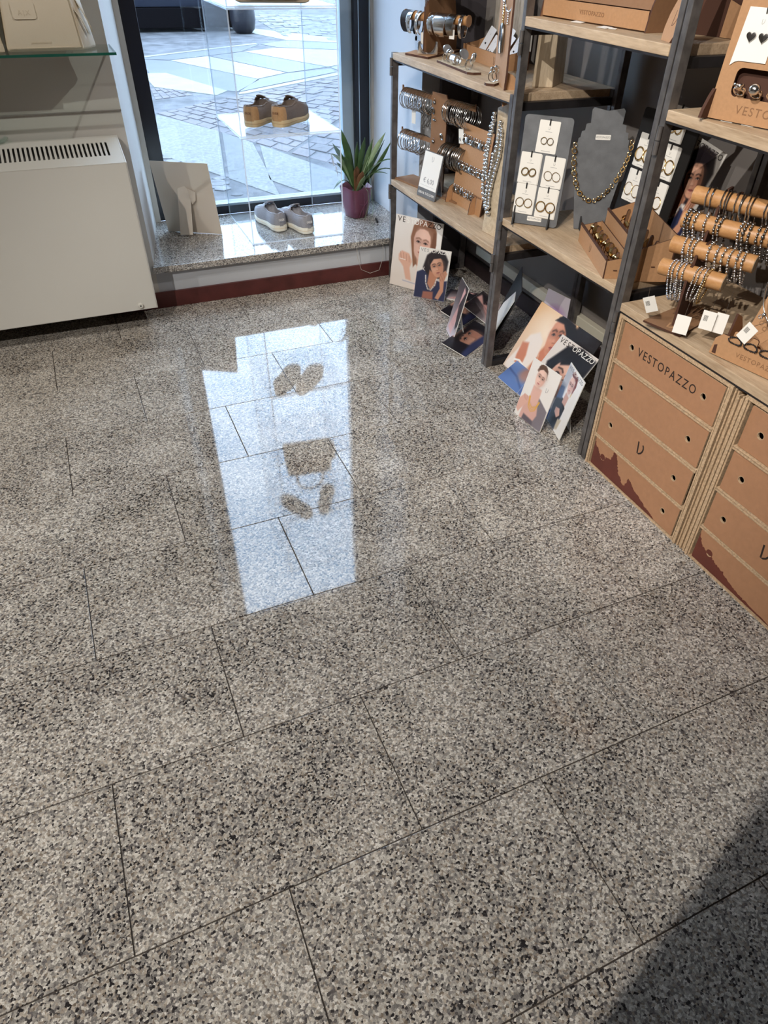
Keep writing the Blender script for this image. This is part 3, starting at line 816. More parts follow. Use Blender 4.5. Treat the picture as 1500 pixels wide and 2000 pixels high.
# ------------------------------------------------------------------ easel card on the sill
e = K('easel_card', 'plain beige easel card standing with its back strut towards the room', 'card', None, frame((.414, 3.955, .2125), (math.cos(math.radians(-28.8)), math.sin(math.radians(-28.8)), 0), z=(math.sin(math.radians(-28.8)) * 1, -math.cos(math.radians(-28.8)), 0)))
# local x along the card, y up, z towards the room
Mc = RX(11.6)
e.p('panel', MB().box(0, .293, 0, .374, -.002, 0), 'card_cream', None, .0004, 0, Mc)
Ms = Mc @ T(0, .255, .0012) @ RX(-16)
st = e.p('strut', MB().prism([(.112, -.012), (.150, 0), (.176, -.030), (.160, -.236), (.092, -.240)], .0016), 'card_cream', None, .0003, 0, Ms)
e.p('strut_flap', MB().prism([(.168, .255), (.176, .170), (.198, .186), (.206, .228)], .0014, T(0, 0, .0)), 'card_cream', None, .0003, 0, Mc @ T(.17, .2, .022) @ RY(28) @ T(-.17, -.2, 0))

# ------------------------------------------------------------------ acrylic cubes
def acube(z, label):
    a = K('acrylic_cube', label, 'display cube', 'clear acrylic display cubes', T(.785, 3.604, z))
    Wx, Dy, H, t = .500, .530, .498, .006
    for nm, mb in (('base_panel', MB().box(0, Wx, 0, Dy, 0, t)), ('side_panel', MB().box(0, t, 0, Dy, t, H - t)), ('side_panel', MB().box(Wx - t, Wx, 0, Dy, t, H - t)), ('top_panel', MB().box(0, Wx, 0, Dy, H - t, H))):
        a.p(nm, mb, 'acrylic')
    for nm, mb in (('polished_edge', MB().box(0, Wx, -.0012, 0, 0, t)), ('polished_edge', MB().box(0, t, -.0012, 0, t, H - t)), ('polished_edge', MB().box(Wx - t, Wx, -.0012, 0, t, H - t)), ('polished_edge', MB().box(0, Wx, -.0012, 0, H - t, H)), ('polished_edge', MB().box(0, t, Dy, Dy + .001, t, H - t)), ('polished_edge', MB().box(Wx - t, Wx, Dy, Dy + .001, t, H - t)), ('polished_edge', MB().box(-.0008, 0, 0, Dy, 0, t))):
        a.p(nm, mb, 'acrylic_edge')
    return a
acube(.2125, 'bottom clear acrylic display cube on the sill, around the grey shoes')
acube(.7125, 'second clear acrylic display cube, around the tan shoes')
acube(1.2125, 'third clear acrylic display cube, above the tan shoes')
acube(1.7125, 'topmost clear acrylic display cube')

# ------------------------------------------------------------------ moccasin shoes
def smooth_interp(t, xs, ys):
    t = np.asarray(t, float)
    i = np.clip(np.searchsorted(xs, t, 'right') - 1, 0, len(xs) - 2)
    x0 = np.take(xs, i); x1 = np.take(xs, i + 1); u = (t - x0) / (x1 - x0); u = u * u * (3 - 2 * u) * .5 + u * .5
    return np.take(ys, i) * (1 - u) + np.take(ys, i + 1) * u
def loft(rows, closed_ring=False):
    vs = [p for r in rows for p in r]; m = len(rows[0]); fs = []
    for i in range(len(rows) - 1):
        for k in range(m - (0 if closed_ring else 1)):
            l = (k + 1) % m
            fs.append((i * m + k, i * m + l, (i + 1) * m + l, (i + 1) * m + k))
    return vs, fs
SL = 0.285
_ts = np.concatenate([np.array([0, .008, .022, .045, .08]), np.linspace(.12, .9, 22), np.array([.94, .97, .988, 1.0])])
_w = smooth_interp(_ts, np.array([0, .015, .05, .16, .40, .70, .88, .96, 1.0]), np.array([.010, .022, .033, .040, .037, .051, .042, .026, .006]))
_bend = smooth_interp(_ts, np.array([0, .4, 1.0]), np.array([0, .0, .006]))
def shoe_meshes():
    zs = smooth_interp(_ts, np.array([0, .3, .6, 1]), np.array([.027, .024, .021, .026]))
    H = smooth_interp(_ts, np.array([0, .06, .18, .36, .50, .58, .72, .88, 1.0]), np.array([.078, .082, .076, .072, .092, .088, .070, .052, .010]))
    op = smooth_interp(_ts, np.array([0, .02, .07, .46, .56, 1.0]), np.array([0, 0, 1, 1, 0, 0]))
    outer, sole, ins = [], [], []
    for t, w, b, z0, h, o in zip(_ts, _w, _bend, zs, H, op):
        x = t * SL
        zt = z0 + h * .62; zi = z0 + .006
        half = [(w * 1.0, z0 - .004), (w * 1.04, z0 + .22 * h), (w * 1.0, z0 + .42 * h), (w * .92, z0 + .56 * h), (w * .84, zt + .002 * (1 - o))]
        cl = [(w * .70, zt + .004), (w * .52, zt + .0065), (w * .30, zt + .008), (0, zt + .009)]
        opn = [(w * .80, zt - .001), (w * .77, (zt + zi) / 2), (w * .72, zi), (0, zi)]
        half += [(a[0] * (1 - o) + c[0] * o, a[1] * (1 - o) + c[1] * o) for a, c in zip(cl, opn)]
        ring = [(x, b + y, z) for y, z in half] + [(x, b - y, z) for y, z in half[:-1][::-1]]
        outer.append(ring)
        sw = w + .0035
        lift = .006 * max(0, (t - .75) / .25) ** 2
        sole.append([(x, b + sw * .93, lift), (x, b + sw,   .006 + lift), (x, b + sw * 1.01, z0 * .6 + lift * .5), (x, b + sw * .98, z0), (x, b - sw * .98, z0), (x, b - sw * 1.01, z0 * .6 + lift * .5), (x, b - sw, .006 + lift), (x, b - sw * .93, lift)])
        if .03 < t < .60: ins.append([(x, b + w * .66, zi + .0015), (x, b, zi + .0008), (x, b - w * .66, zi + .0015)])
    mo = MB().add(*loft(outer)); mo.f.append(tuple(range(17))); mo.m.append(0); mo.f.append(tuple((len(_ts) - 1) * 17 + q for q in range(17))[::-1]); mo.m.append(0); ms = MB().add(*loft(sole, True))
    n = len(_ts)
    ms.f.append(tuple(range(8))); ms.m.append(0); ms.f.append(tuple((n - 1) * 8 + k for k in range(8))[::-1]); ms.m.append(0)
    mi = MB().add(*loft(ins))
    # heel counter: the outer skin of the heel pushed out a little
    hc = []
    for ring, t, w, b in zip(outer, _ts, _w, _bend):
        if t > .135: break
        k = [(p[0] - .0016 * (1 - t * 6), b + (p[1] - b) * 1.035, p[2]) for p in (ring[0:5] + ring[-5:])]
        hc.append(k)
    R_ = []
    m = 10
    vs = [p for r in hc for p in r]; fs = []
    for i in range(len(hc) - 1):
        for q in list(range(4)) + list(range(5, 9)):
            fs.append((i * m + q, i * m + q + 1, (i + 1) * m + q + 1, (i + 1) * m + q))
    for q in range(4): fs.append((q, q + 1, 8 - q, 9 - q))
    mh = MB().add(vs, fs)
    # toe apron seam
    seam = []
    for sgn in (1, -1):
        pts = [(t * SL, b + sgn * w * .72, z0 + h * .62 + .0046) for t, w, b, z0, h in zip(_ts, _w, _bend, zs, H) if .52 < t < .955]
        seam += pts if sgn == 1 else pts[::-1]
    mt = MB().tube(seam, .0017, 6)
    # collar roll
    col = []
    for sgn in (1, -1):
        pts = [(t * SL, b + sgn * w * .80, z0 + h * .62 + .0005) for t, w, b, z0, h in zip(_ts, _w, _bend, zs, H) if .015 < t < .52]
        col += pts[::-1] if sgn == 1 else pts
    mc = MB().tube(col, .0034, 8)
    # two pointed lace flaps and a tongue
    fl = []
    for sgn in (1, -1):
        f = MB().add([(.132, sgn * .036, .074), (.150, sgn * .038, .078), (.172, sgn * .030, .080), (.165, sgn * .018, .090), (.146, sgn * .022, .098), (.133, sgn * .030, .088)], [(0, 1, 2, 3, 4, 5)])
        fl.append(f)
    tg = MB().add(*loft([[(x, y, z + .004 * (1 - (y / .02) ** 2)) for y in (-.020, -.010, 0, .010, .020)] for x, z in ((.125, .100), (.140, .094), (.160, .088), (.185, .080))]))
    lc = MB().tube([(.150, .030, .086), (.155, .012, .096), (.157, 0, .098), (.155, -.012, .096), (.150, -.030, .086)], .0016, 6).tube([(.164, .026, .084), (.168, .010, .092), (.170, 0, .093), (.168, -.010, .092), (.164, -.026, .084)], .0016, 6)
    return mo, ms, mi, mh, mt, mc, fl, tg, lc
def make_shoe(label, group, M, up, so, heel, logo):
    mo, ms, mi, mh, mt, mc, fl, tg, lc = shoe_meshes()
    k = K('shoe', label, 'shoe', group, M)
    k.p('upper', mo, up, None, 0, 50)
    s_ = k.p('sole', ms, so, None, 0, 50)
    k.p('sole_groove', MB().tube([(t * SL, b + sg * (w + .0040), .013) for sg in (1, -1) for t, w, b in (list(zip(_ts, _w, _bend))[::1 if sg == 1 else -1])], .0009, 4, True), 'shoe_tan' if so == 'sole_tan' else 'sole_tan', s_, 0, 40)
    k.p('insole', mi, 'insole', None, 0, 40)
    if heel:
        h_ = k.p('heel_counter', mh, heel, None, 0, 50); 
    k.p('apron_seam', mt, up, None, 0, 40); k.p('collar', mc, heel if heel == 'shoe_beige' else up, None, 0, 40)
    for f in fl:
        o = k.p('lace_flap', f, up, None, 0, 0); o.modifiers.new('s', 'SOLIDIFY').thickness = .003
    o = k.p('tongue', tg, up, None, 0, 40); o.modifiers.new('s', 'SOLIDIFY').thickness = .003
    k.p('lace', lc, up, None, 0, 40)
    if logo:
        lo = k.p('heel_emblem', MB().prism(rrect(-.014, .014, -.009, .009, .004), .0008, frame((-.0030, 0, .052), (0, -1, 0), z=(-1, 0, .06))), logo[0])
        put('lettering', text_mesh('DUDE', .0125, .0008, .95), logo[1], lo, frame((-.0041, 0, .052), (0, -1, 0), z=(-1, 0, .06)))
    return k.t
def SM(x, y, z, az, sz=1.0): return T(x, y, z) @ RZ(az) @ Matrix.Diagonal((1, 1, sz, 1))
make_shoe('grey fabric moccasin with white sole on the sill, left of the grey pair', 'grey moccasins on the window sill', SM(.980, 3.735, .2192, 99, 1.16), 'shoe_grey', 'sole_white', None, ('shoe_grey', 'paper'))
make_shoe('grey fabric moccasin with white sole on the sill, right of the grey pair', 'grey moccasins on the window sill', SM(1.108, 3.650, .2192, 103, 1.16), 'shoe_grey', 'sole_white', None, ('shoe_grey', 'paper'))
make_shoe('taupe moccasin with tan heel on the clear shelf, left of its pair', 'taupe moccasins on the clear shelf', SM(.872, 3.778, .7192, 46, 1.16), 'shoe_taupe', 'sole_tan', 'shoe_tan', ('shoe_tan', 'red_wood'))
make_shoe('taupe moccasin with tan heel on the clear shelf, right of its pair', 'taupe moccasins on the clear shelf', SM(1.000, 3.740, .7192, 42, 1.16), 'shoe_taupe', 'sole_tan', 'shoe_tan', ('shoe_tan', 'red_wood'))
hb = K('handbag', 'beige handbag on the upper clear shelf, only its rounded bottom at the top picture edge', 'bag', None, SM(1.03, 3.76, 1.2192, -8))
hb.p('body', MB().add([(-.17, -.07, 0), (.17, -.07, 0), (.17, .07, 0), (-.17, .07, 0), (-.15, -.05, .22), (.15, -.05, .22), (.15, .05, .22), (-.15, .05, .22)], [(0, 3, 2, 1), (4, 5, 6, 7), (0, 1, 5, 4), (1, 2, 6, 5), (2, 3, 7, 6), (3, 0, 4, 7)]), 'shoe_beige', None, .026, 60)
hb.p('handle', MB().tube(curve_pts([(-.09, -.03, .21), (-.085, -.03, .29), (-.04, -.03, .345), (.04, -.03, .345), (.085, -.03, .29), (.09, -.03, .21)], 5), .008, 8), 'shoe_tan', None, 0, 50)
hb.p('pocket', MB().box(-.11, .11, -.078, -.066, .015, .13), 'shoe_tan', None, .004)
hb.p('side_pocket', MB().box(.155, .185, -.04, .04, .012, .12), 'shoe_tan', None, .006)
make_shoe('shoe on the topmost clear shelf seen only mirrored in the floor, left one', 'shoes on the topmost clear shelf', SM(.985, 3.67, 1.7192, 118), 'shoe_taupe', 'sole_white', 'shoe_tan', None)
make_shoe('shoe on the topmost clear shelf seen only mirrored in the floor, right one', 'shoes on the topmost clear shelf', SM(1.085, 3.67, 1.7192, 62), 'shoe_taupe', 'sole_white', 'shoe_tan', None)

# ------------------------------------------------------------------ potted plant on the sill
pp = K('potted_plant', 'strap-leaved plant in a burgundy pot on the window sill', 'plant', None, T(1.462, 3.872, .2125))
def squircle(prof, seg=36, e=4.0, wave=0.0):
    rows = []
    for r, z in prof:
        ring = []
        for k in range(seg):
            a = 2 * math.pi * k / seg + .35
            c, s = math.cos(a), math.sin(a)
            q = (abs(math.cos(2 * math.pi * k / seg)) ** e + abs(math.sin(2 * math.pi * k / seg)) ** e) ** (-1 / e)
            ring.append((r * q * c, r * q * s, z + (wave * math.cos(4 * 2 * math.pi * k / seg) if z > .1 else 0)))
        rows.append(ring)
    mb = MB().add(*loft(rows, True))
    mb.f.append(tuple(range(seg))[::-1]); mb.m.append(0)
    mb.f.append(tuple((len(prof) - 1) * seg + k for k in range(seg))); mb.m.append(0)
    return mb
pot = pp.p('pot', squircle([(.050, 0), (.056, .004), (.064, .06), (.074, .13), (.079, .158), (.0785, .162), (.075, .160), (.070, .13), (.066, .122), (.005, .122)], 36, 3.6, .005), 'burgundy', None, 0, 50)
for pts in ([(-.010, -.0715, .005), (.004, -.0745, .045), (.030, -.0775, .080), (.046, -.076, .10)], [(.012, -.0715, .005), (.022, -.075, .06), (.026, -.0785, .10), (.018, -.081, .14)], [(-.045, -.066, .10), (-.02, -.075, .085), (.02, -.077, .075), (.052, -.066, .082)]):
    pp.p('embossed_line', MB().tube([(x * .95, y * .96, z) for x, y, z in pts], .0016, 6), 'burgundy', pot, 0, 40)
pp.p('soil', MB().lathe([(.001, .126), (.04, .130), (.064, .124)], 24, cap=False), 'soil', None, 0, 40)
def leaf(a, tip, w, mat, sag=0.0, base=(0, 0, .12)):
    """strap leaf from base to tip (local), bowing; a folded blade with real thickness"""
    b = Vector(base); t = Vector(tip); n = 12
    d = t - b; side = Vector((-d.y, d.x, 0)); side = side.normalized() if side.length > .02 else Vector((1, 0, 0))
    if a is not None: side = Vector((math.cos(math.radians(a)), math.sin(math.radians(a)), 0))
    rows = []
    for i in range(n + 1):
        u = i / n
        c = b + d * u + Vector((0, 0, sag * math.sin(math.pi * u)))
        ww = 1.3 * w * (0.55 + .9 * u) * (1 - u ** 6) * (1 if u < .75 else 1 - ((u - .75) / .25) ** 2 * .75)
        up = Vector((0, 0, 1)).cross(side)
        rows.append([tuple(c - side * ww), tuple(c + up * ww * .35), tuple(c + side * ww)])
    o = pp.p('leaf', MB().add(*loft(rows)), mat, None, 0, 50)
    o.modifiers.new('s', 'SOLIDIFY').thickness = .0012
for a, tip, w, m, sag in ((0, (-.085, -.02, .455), .013, 'leaf', .02), (20, (-.15, -.03, .345), .011, 'leaf_pale', .05), (-20, (-.075, -.03, .325), .012, 'leaf', .03),
                          (10, (.055, -.01, .405), .013, 'leaf', .02), (-30, (.170, -.02, .425), .011, 'leaf_pale', .02), (30, (.182, .02, .380), .010, 'leaf', -.01),
                          (-10, (.205, -.03, .386), .009, 'leaf', -.02), (0, (.135, .01, .340), .010, 'leaf', .0), (15, (-.035, .03, .345), .010, 'leaf', .02),
                          (None, (.265, -.05, .275), .008, 'leaf', .08), (None, (.285, -.06, .190), .008, 'leaf', .09), (None, (-.155, -.06, .170), .007, 'leaf', .06),
                          (-15, (.02, -.06, .250), .012, 'leaf_brown', .01), (5, (-.01, -.05, .275), .013, 'leaf_brown', .02), (0, (.035, -.055, .225), .011, 'leaf_pale', .0),
                          (0, (.02, .02, .38), .010, 'leaf', .0), (8, (-.045, .02, .40), .011, 'leaf', .02), (-25, (.105, .0, .395), .010, 'leaf', .0), (30, (.09, -.05, .27), .009, 'leaf_pale', .02), (-8, (-.12, .03, .38), .010, 'leaf', .03), (None, (.16, -.08, .23), .008, 'leaf', .05), (12, (-.11, .0, .29), .011, 'leaf', .03), (-12, (.10, -.03, .30), .010, 'leaf', .01)):
    leaf(a, tip, w, m, sag)
pp.p('flower', MB().add(*loft([[(-.155 + .012 * i, -.03 + .003 * j, .34 - .03 * i + .012 * j * (i % 2)) for j in range(-2, 3)] for i in range(4)])), 'paper_cool', None, 0, 0).modifiers.new('s', 'SOLIDIFY').thickness = .001
pp.p('dry_thread', MB().tube([(.05, -.06, .33), (.054, -.07, .2), (.075, -.078, .06), (.06, -.085, .0)], .0011, 5), 'leaf_pale', None, 0, 40)
pp.p('dry_thread', MB().tube([(.01, -.06, .19), (.04, -.08, .15), (.045, -.083, .08), (.02, -.082, .005)], .0011, 5), 'leaf_pale', None, 0, 40)
sp = K('metal_peg', 'short dark metal peg lying on the granite sill', 'peg', None, frame((1.532, 3.735, .2185), (1, 0, 0), z=(-.25, -1, 0)))
sp.p('barrel', MB().lathe([(.001, -.03), (.0055, -.03), (.0055, .018), (.004, .022), (.004, .03), (.001, .03)], 14), 'steel_dark', None, 0, 40)
sp.p('cap', MB().lathe([(.0056, .020), (.0062, .020), (.0062, .031), (.001, .031)], 14), 'rubber', None, 0, 40)
tag(MB().tube([(1.335, 3.56, .2135), (1.30, 3.455, .2125), (1.305, 3.450, .13), (1.33, 3.465, .06), (1.38, 3.46, .035), (1.43, 3.45, .05), (1.455, 3.452, .12), (1.452, 3.453, .2)], .0011, 5).build('loose_thread', 'frame_beige', None, 0, 40), 'thin loose thread hanging down from the granite sill', 'thread')
# ------------------------------------------------------------------ small jewellery helpers
def bead_strand(pts, r, mb=None, gap=1.9, nu=7, nv=5, vary=0.0):
    """beads strung along a polyline, joined into one strand"""
    mb = mb or MB()
    pts = [Vector(p) for p in pts]
    acc = 0.0; nxt = 0.0
    for a, b in zip(pts[:-1], pts[1:]):
        d = (b - a).length
        while nxt <= acc + d:
            q = a + (b - a) * ((nxt - acc) / d)
            rr = r * random.uniform(1 - vary, 1 + vary)
            mb.ball(q, rr, nu, nv); nxt += rr * gap
        acc += d
    return mb
def hoop(R_, r, a0=20, a1=340, ts=6, seg=20):
    return MB().ring((0, 0, 0), (0, 0, 1), R_, r, seg, ts, I4, 0, 1.0, a0, a1)
def sheet(name, label, cat, group, M, w, h, t=.0012, mat='paper', mark=True):
    """a printed card: local x right, y up, z out"""
    k = K(name, label, cat, group, M)
    k.p('card', MB().prism(rrect(0, w, 0, h, min(.003, w * .05), 2), t), mat)
    if mark: k.p('printed_mark', MB().prism(logo_v(.0085, .10), .0002, T(w / 2, h * .80, t)), 'ink_soft')
    return k
def tagpaper(label, M, w=.022, h=.036, group='paper price tags', bars=False, string=None):
    k = K('price_tag', label, 'tag', group, M)
    k.p('paper', MB().prism([(0, 0), (w, 0), (w, h), (0, h)], .0007), 'paper')
    if bars:
        b = MB()
        x = w * .15
        for i in range(7):
            ww = (.0006, .0011)[i % 2]; b.box(x, x + ww, h * .45, h * .75, .0007, .0009); x += ww + .0009
        k.p('barcode', b, 'ink')
    if string: k.p('string', MB().tube(string, .0006, 5), 'silver_dark', None, 0, 40)
    return k.t

# ------------------------------------------------------------------ low shelf, top board: cuff stand
Z1 = 1.0555
cs = K('cuff_stand', 'kraft board stand with two wooden arms full of silver cuffs on the low shelf top', 'jewellery stand', None, T(0, 0, Z1))
cs.p('base', MB().prism([(1.514, 3.352), (1.560, 3.211), (1.824, 3.400), (1.80, 3.432), (1.60, 3.432)], .008, I4, 0, 1), ['kraft', 'kraft_edge'])
pdir = Vector((.87, .49, 0)).normalized(); adir = Vector((.49, -.87, 0)).normalized()
Mp = frame((1.572, 3.285, .008), pdir, (0, 0, 1))
cs.p('panel', MB().plate([(0, 0), (.262, 0), (.262, .06), (.225, .22), (.225, .50), (.06, .50), (.06, .235), (0, .17)], [], .007, Mp @ T(0, 0, -.0035), 0, 1), ['kraft_dark', 'kraft_edge'])
ARMS = {}
for nm, z, ext in (('lower', .142, (-.125, .200)), ('upper', .300, (-.12, .19))):
    c = Vector((1.605, 3.304, z))
    a, b = c + adir * ext[0], c + adir * ext[1]
    ARMS[nm] = (a, b)
    arm = cs.p('arm', MB().tube([a, b], .017, 16), 'roller_wood', None, 0, 40)
    for e_, d_ in ((a, -1), (b, 1)):
        cs.p('end_disc', MB().lathe([(.001, 0), (.0215, 0), (.0215, .005), (.001, .005)], 20, frame(e_, (0, 0, 1), z=adir * d_)), ['kraft_dark'], arm, 0, 40)
def cuff(label, where, s, R_, width, mat, gapdeg=70, rot=-90, tilt=0, thick=.0016):
    a, b = ARMS[where]
    c = a + (b - a) * s + Vector((0, 0, Z1 + .017 - R_ + .002))
    M = frame(c, (0, 0, 1), z=adir) @ RX(tilt)
    # band = strip of a cylinder, open at one side
    n = 26; rows = []
    for i in range(n + 1):
        t = math.radians(rot + 180 - (360 - gapdeg) / 2 + (360 - gapdeg) * i / n)
        ww = 1.3 * width * (.55 + .45 * math.sin(math.pi * i / n))
        rows.append([(math.cos(t) * rr, math.sin(t) * rr, zz) for rr, zz in ((R_, -ww / 2), (R_ + .0012, 0), (R_, ww / 2), (R_ - thick, ww / 2), (R_ - thick, -ww / 2))])
    mb = MB().add(*loft(rows, True))
    mb.f.append((0, 1, 2, 3, 4)); mb.m.append(0); mb.f.append(tuple(n * 5 + k for k in range(5))[::-1]); mb.m.append(0)
    k = K('cuff_bracelet', label, 'bracelet', 'cuffs on the stand by the window', M)
    k.p('band', mb, mat, None, 0, 40)
    k.p('rim', MB().tube([r[0] for r in rows], .0010, 5).tube([r[2] for r in rows], .0010, 5), mat, None, 0, 40)
cuff('blackened cuff at the far left end of the lower cuff arm', 'lower', .05, 0.042, .034, 'steel_dark', 60, 180)
cuff('polished domed cuff over the left end of the lower cuff arm', 'lower', .12, 0.044, .018, 'silver', 60, 180)
cuff('slim open silver cuff left of the kraft panel on the lower arm', 'lower', .22, 0.045, .006, 'silver', 60, 180, 10)
cuff('slim tilted silver cuff just left of the kraft panel on the lower arm', 'lower', .30, 0.045, .008, 'silver', 60, 180, -16)
cuff('hammered silver cuff just right of the kraft panel on the lower arm', 'lower', .47, 0.042, .022, 'silver', 60, 180)
cuff('widest silver cuff in the middle of the lower arm', 'lower', .62, 0.044, .052, 'silver', 60, 180)
cuff('plain wide silver cuff near the right end of the lower arm', 'lower', .78, 0.041, .034, 'silver_dark', 60, 180)
cuff('slim silver cuff at the right end disc of the lower arm', 'lower', .92, 0.043, .010, 'silver', 60, 180, 12)
cuff('thick ring-like cuff on the upper arm left of the panel', 'upper', .10, 0.042, .012, 'silver', 60, 180)
cuff('looped silver cuff on the upper arm close to the panel', 'upper', .25, 0.045, .010, 'silver', 60, 180, 14)
cuff('chunky silver cuff on the upper arm right of the panel', 'upper', .50, 0.044, .026, 'silver', 60, 180)
cuff('wide link cuff on the upper arm, second from the right', 'upper', .66, 0.043, .030, 'silver_dark', 60, 180)
cuff('bright silver cuff on the upper arm next to the right end disc', 'upper', .84, 0.045, .020, 'silver', 60, 180)
u = K('open_cuff', 'wide open silver cuff standing on the kraft base, opening upwards', 'bracelet', None, frame((1.592, 3.285, Z1 + .0085), (.866, -.32, 0), (0, 0, 1)) @ Matrix.Diagonal((1.3, 1.3, 1.3, 1)))
n_ = 14; out_ = [(-.030, .038)] + [(-.030 * math.cos(math.pi * i / n_), .030 - .030 * math.sin(math.pi * i / n_)) for i in range(n_ + 1)] + [(.030, .038)]
in_ = [(x * .86, y + (.004 if y < .03 else 0)) for x, y in out_]
u.p('band', MB().prism([(-.034, 0), (.034, 0), (.034, .038)] + in_[::-1] + [(-.034, .038)], .022, T(0, 0, -.011)), 'silver', None, .0015, 40)
u.p('rim', MB().tube([(x, y, .0112) for x, y in in_], .0011, 5), 'silver_dark', None, 0, 40)
tagpaper('cream paper tag hanging under the left end of the cuff arm', frame((1.575, 3.318, Z1 + .042), (.8, -.55, .05), (0, 0, 1)), .026, .044, string=[(.013, .044, 0), (.012, .07, .004)])
tagpaper('paper tag hanging under the wide cuffs right of the panel', frame((1.645, 3.185, Z1 + .075), (.5, -.86, 0), (0, 0, 1)), .026, .034, string=[(.013, .034, 0), (.012, .06, 0)])
for k, (dx, dz) in enumerate(((0, .09), (.006, .062))):
    ke = K('black_drop', 'small black teardrop charm hanging under the left arm end, %s one' % ('upper', 'lower')[k], 'charm', 'black drops by the cuff stand', T(1.557 + dx, 3.352 - dx, Z1 + dz))
    ke.p('drop', MB().ball((0, 0, 0), .0105 - .003 * k, 10, 8, I4, 0, (.7, .7, 1.3)), 'black_hole', None, 0, 60)
    ke.p('loop', MB().ring((0, 0, .017 - .004 * k), (0, 1, 0), .004, .0008, 12, 5), 'silver', None, 0, 40)

# ring bars
def ring_thing(label, M, kind, group, R_=.0095, metal='silver', scale=1.0):
    M = M @ Matrix.Diagonal((scale, scale, scale, 1))
    k = K('finger_ring', label, 'ring', group, M)
    k.p('shank', MB().ring((0, 0, R_), (0, 1, 0), R_, .0016, 20, 6), metal, None, 0, 40)
    top = {'disc': lambda: MB().lathe([(.001, 0), (.012, 0), (.0135, .002), (.012, .004), (.001, .0045)], 20, frame((0, -.002, 2 * R_ + .004), (1, 0, 0), z=(0, -1, .55))),
           'dome': lambda: MB().ball((0, 0, 2 * R_ + .002), .0105, 14, 10, I4, 0, (1, .9, .8)),
           'band': lambda: MB().lathe([(.0098, -.012), (.0112, -.012), (.0112, .012), (.0098, .012), (.0098, -.012)], 22, frame((0, 0, R_ + .001), (1, 0, 0), z=(0, 1, 0)), cap=False),
           'leaf': lambda: MB().ball((0, 0, 2 * R_ + .005), .014, 12, 8, RY(25), 0, (.55, .3, 1)),
           'knot': lambda: MB().ring((0, 0, 2 * R_ + .003), (0.3, 1, .4), .007, .0024, 18, 6).ring((.004, 0, 2 * R_ + .003), (-.5, .8, .4), .006, .0022, 18, 6)}[kind]()
    k.p('top', top, metal, None, 0, 50)
    return k.t
rb = K('ring_bar', 'flat wooden ring bar with five silver rings beside the card box', 'ring holder', None, frame((1.575, 2.955, Z1), (-.066, -.998, 0), z=(0, 0, 1)))
rb.p('bar', MB().prism([(-.168, -.026), (.150, -.026), (.170, -.008), (.170, .026), (-.168, .026)], .008, I4, 0, 1), ['drift_pale', 'kraft_edge'])
for i, (s, kd, lb) in enumerate(((-.125, 'disc', 'round disc ring at the far end of the wooden ring bar'), (-.088, 'dome', 'ball-topped ring, second on the wooden ring bar'), (-.030, 'band', 'tall plain band ring in the middle of the wooden ring bar'), (.045, 'disc', 'large tilted disc ring, fourth on the wooden ring bar'), (.105, 'leaf', 'leaf-shaped ring at the near end of the wooden ring bar'))):
    ring_thing(lb, frame((1.575 - .066 * s, 2.955 - s, Z1 + .0082), (1, 0, 0), z=(0, 0, 1)), kd, 'rings on the wooden bar', .0105 if i != 3 else .012, 'silver', 1.6)
rb2 = K('ring_bar', 'small dark wooden ring bar with twisted rings at the shelf end', 'ring holder', None, frame((1.535, 2.585, Z1), (.80, .60, 0), z=(0, 0, 1)))
rb2.p('bar', MB().prism([(-.050, -.022), (.120, -.022), (.120, .022), (-.040, .022), (-.052, .010)], .008, I4, 0, 1), ['drift_pale', 'kraft_edge'])
for i, s in enumerate((-.02, .015, .05, .085)):
    ring_thing(('nearest', 'second', 'third', 'farthest')[i] + ' twisted ring on the small dark ring bar', frame((1.535 + .8 * s, 2.585 + .6 * s, Z1 + .0082), (.6, -.8, 0), z=(0, 0, 1)), 'knot', 'twisted rings on the small bar', .0125, 'silver', 1.35)
tagpaper('small paper tag lying against the twisted rings', frame((1.545, 2.545, Z1 + .001), (.9, .4, .0), (-.2, .3, .5)), .03, .022)

# card box
cb = K('card_box', 'open kraft card box with an engraved mark, full of earring cards', 'box', None, frame((1.750, 3.245, Z1), (-.085, -.996, 0), z=(0, 0, 1)))
# local x along the front (towards camera), local y to the wall (+x world)
Lb, Db = .400, .125
cb.p('front', MB().prism([(0, 0), (Lb, 0), (Lb, .052), (0, .052)], .004, frame((0, .004, 0), (1, 0, 0), (0, 0, 1)), 0, 1), ['kraft', 'kraft_edge'])
cb.p('back', MB().prism([(0, 0), (Lb, 0), (Lb, .082), (0, .082)], .004, frame((0, Db, 0), (1, 0, 0), (0, 0, 1)), 0, 1), ['kraft', 'kraft_edge'])
for xs in (0, Lb - .004):
    cb.p('side', MB().prism([(.004, 0), (Db - .004, 0), (Db - .004, .080), (.06, .060), (.004, .050)], .004, frame((xs, 0, 0), (0, 1, 0), (0, 0, 1)), 0, 1), ['kraft', 'kraft_edge'])
cb.p('bottom', MB().box(.004, Lb - .004, .004, Db - .004, 0, .004), 'kraft_dark')
cb.p('engraved_mark', MB().prism(logo_v(.028, .07), .0003, frame((Lb * .82, -.0002, .026), (1, 0, 0), (0, 0, 1))), 'kraft_edge')
Mb = frame((1.750, 3.245, Z1), (-.085, -.996, 0), z=(0, 0, 1))
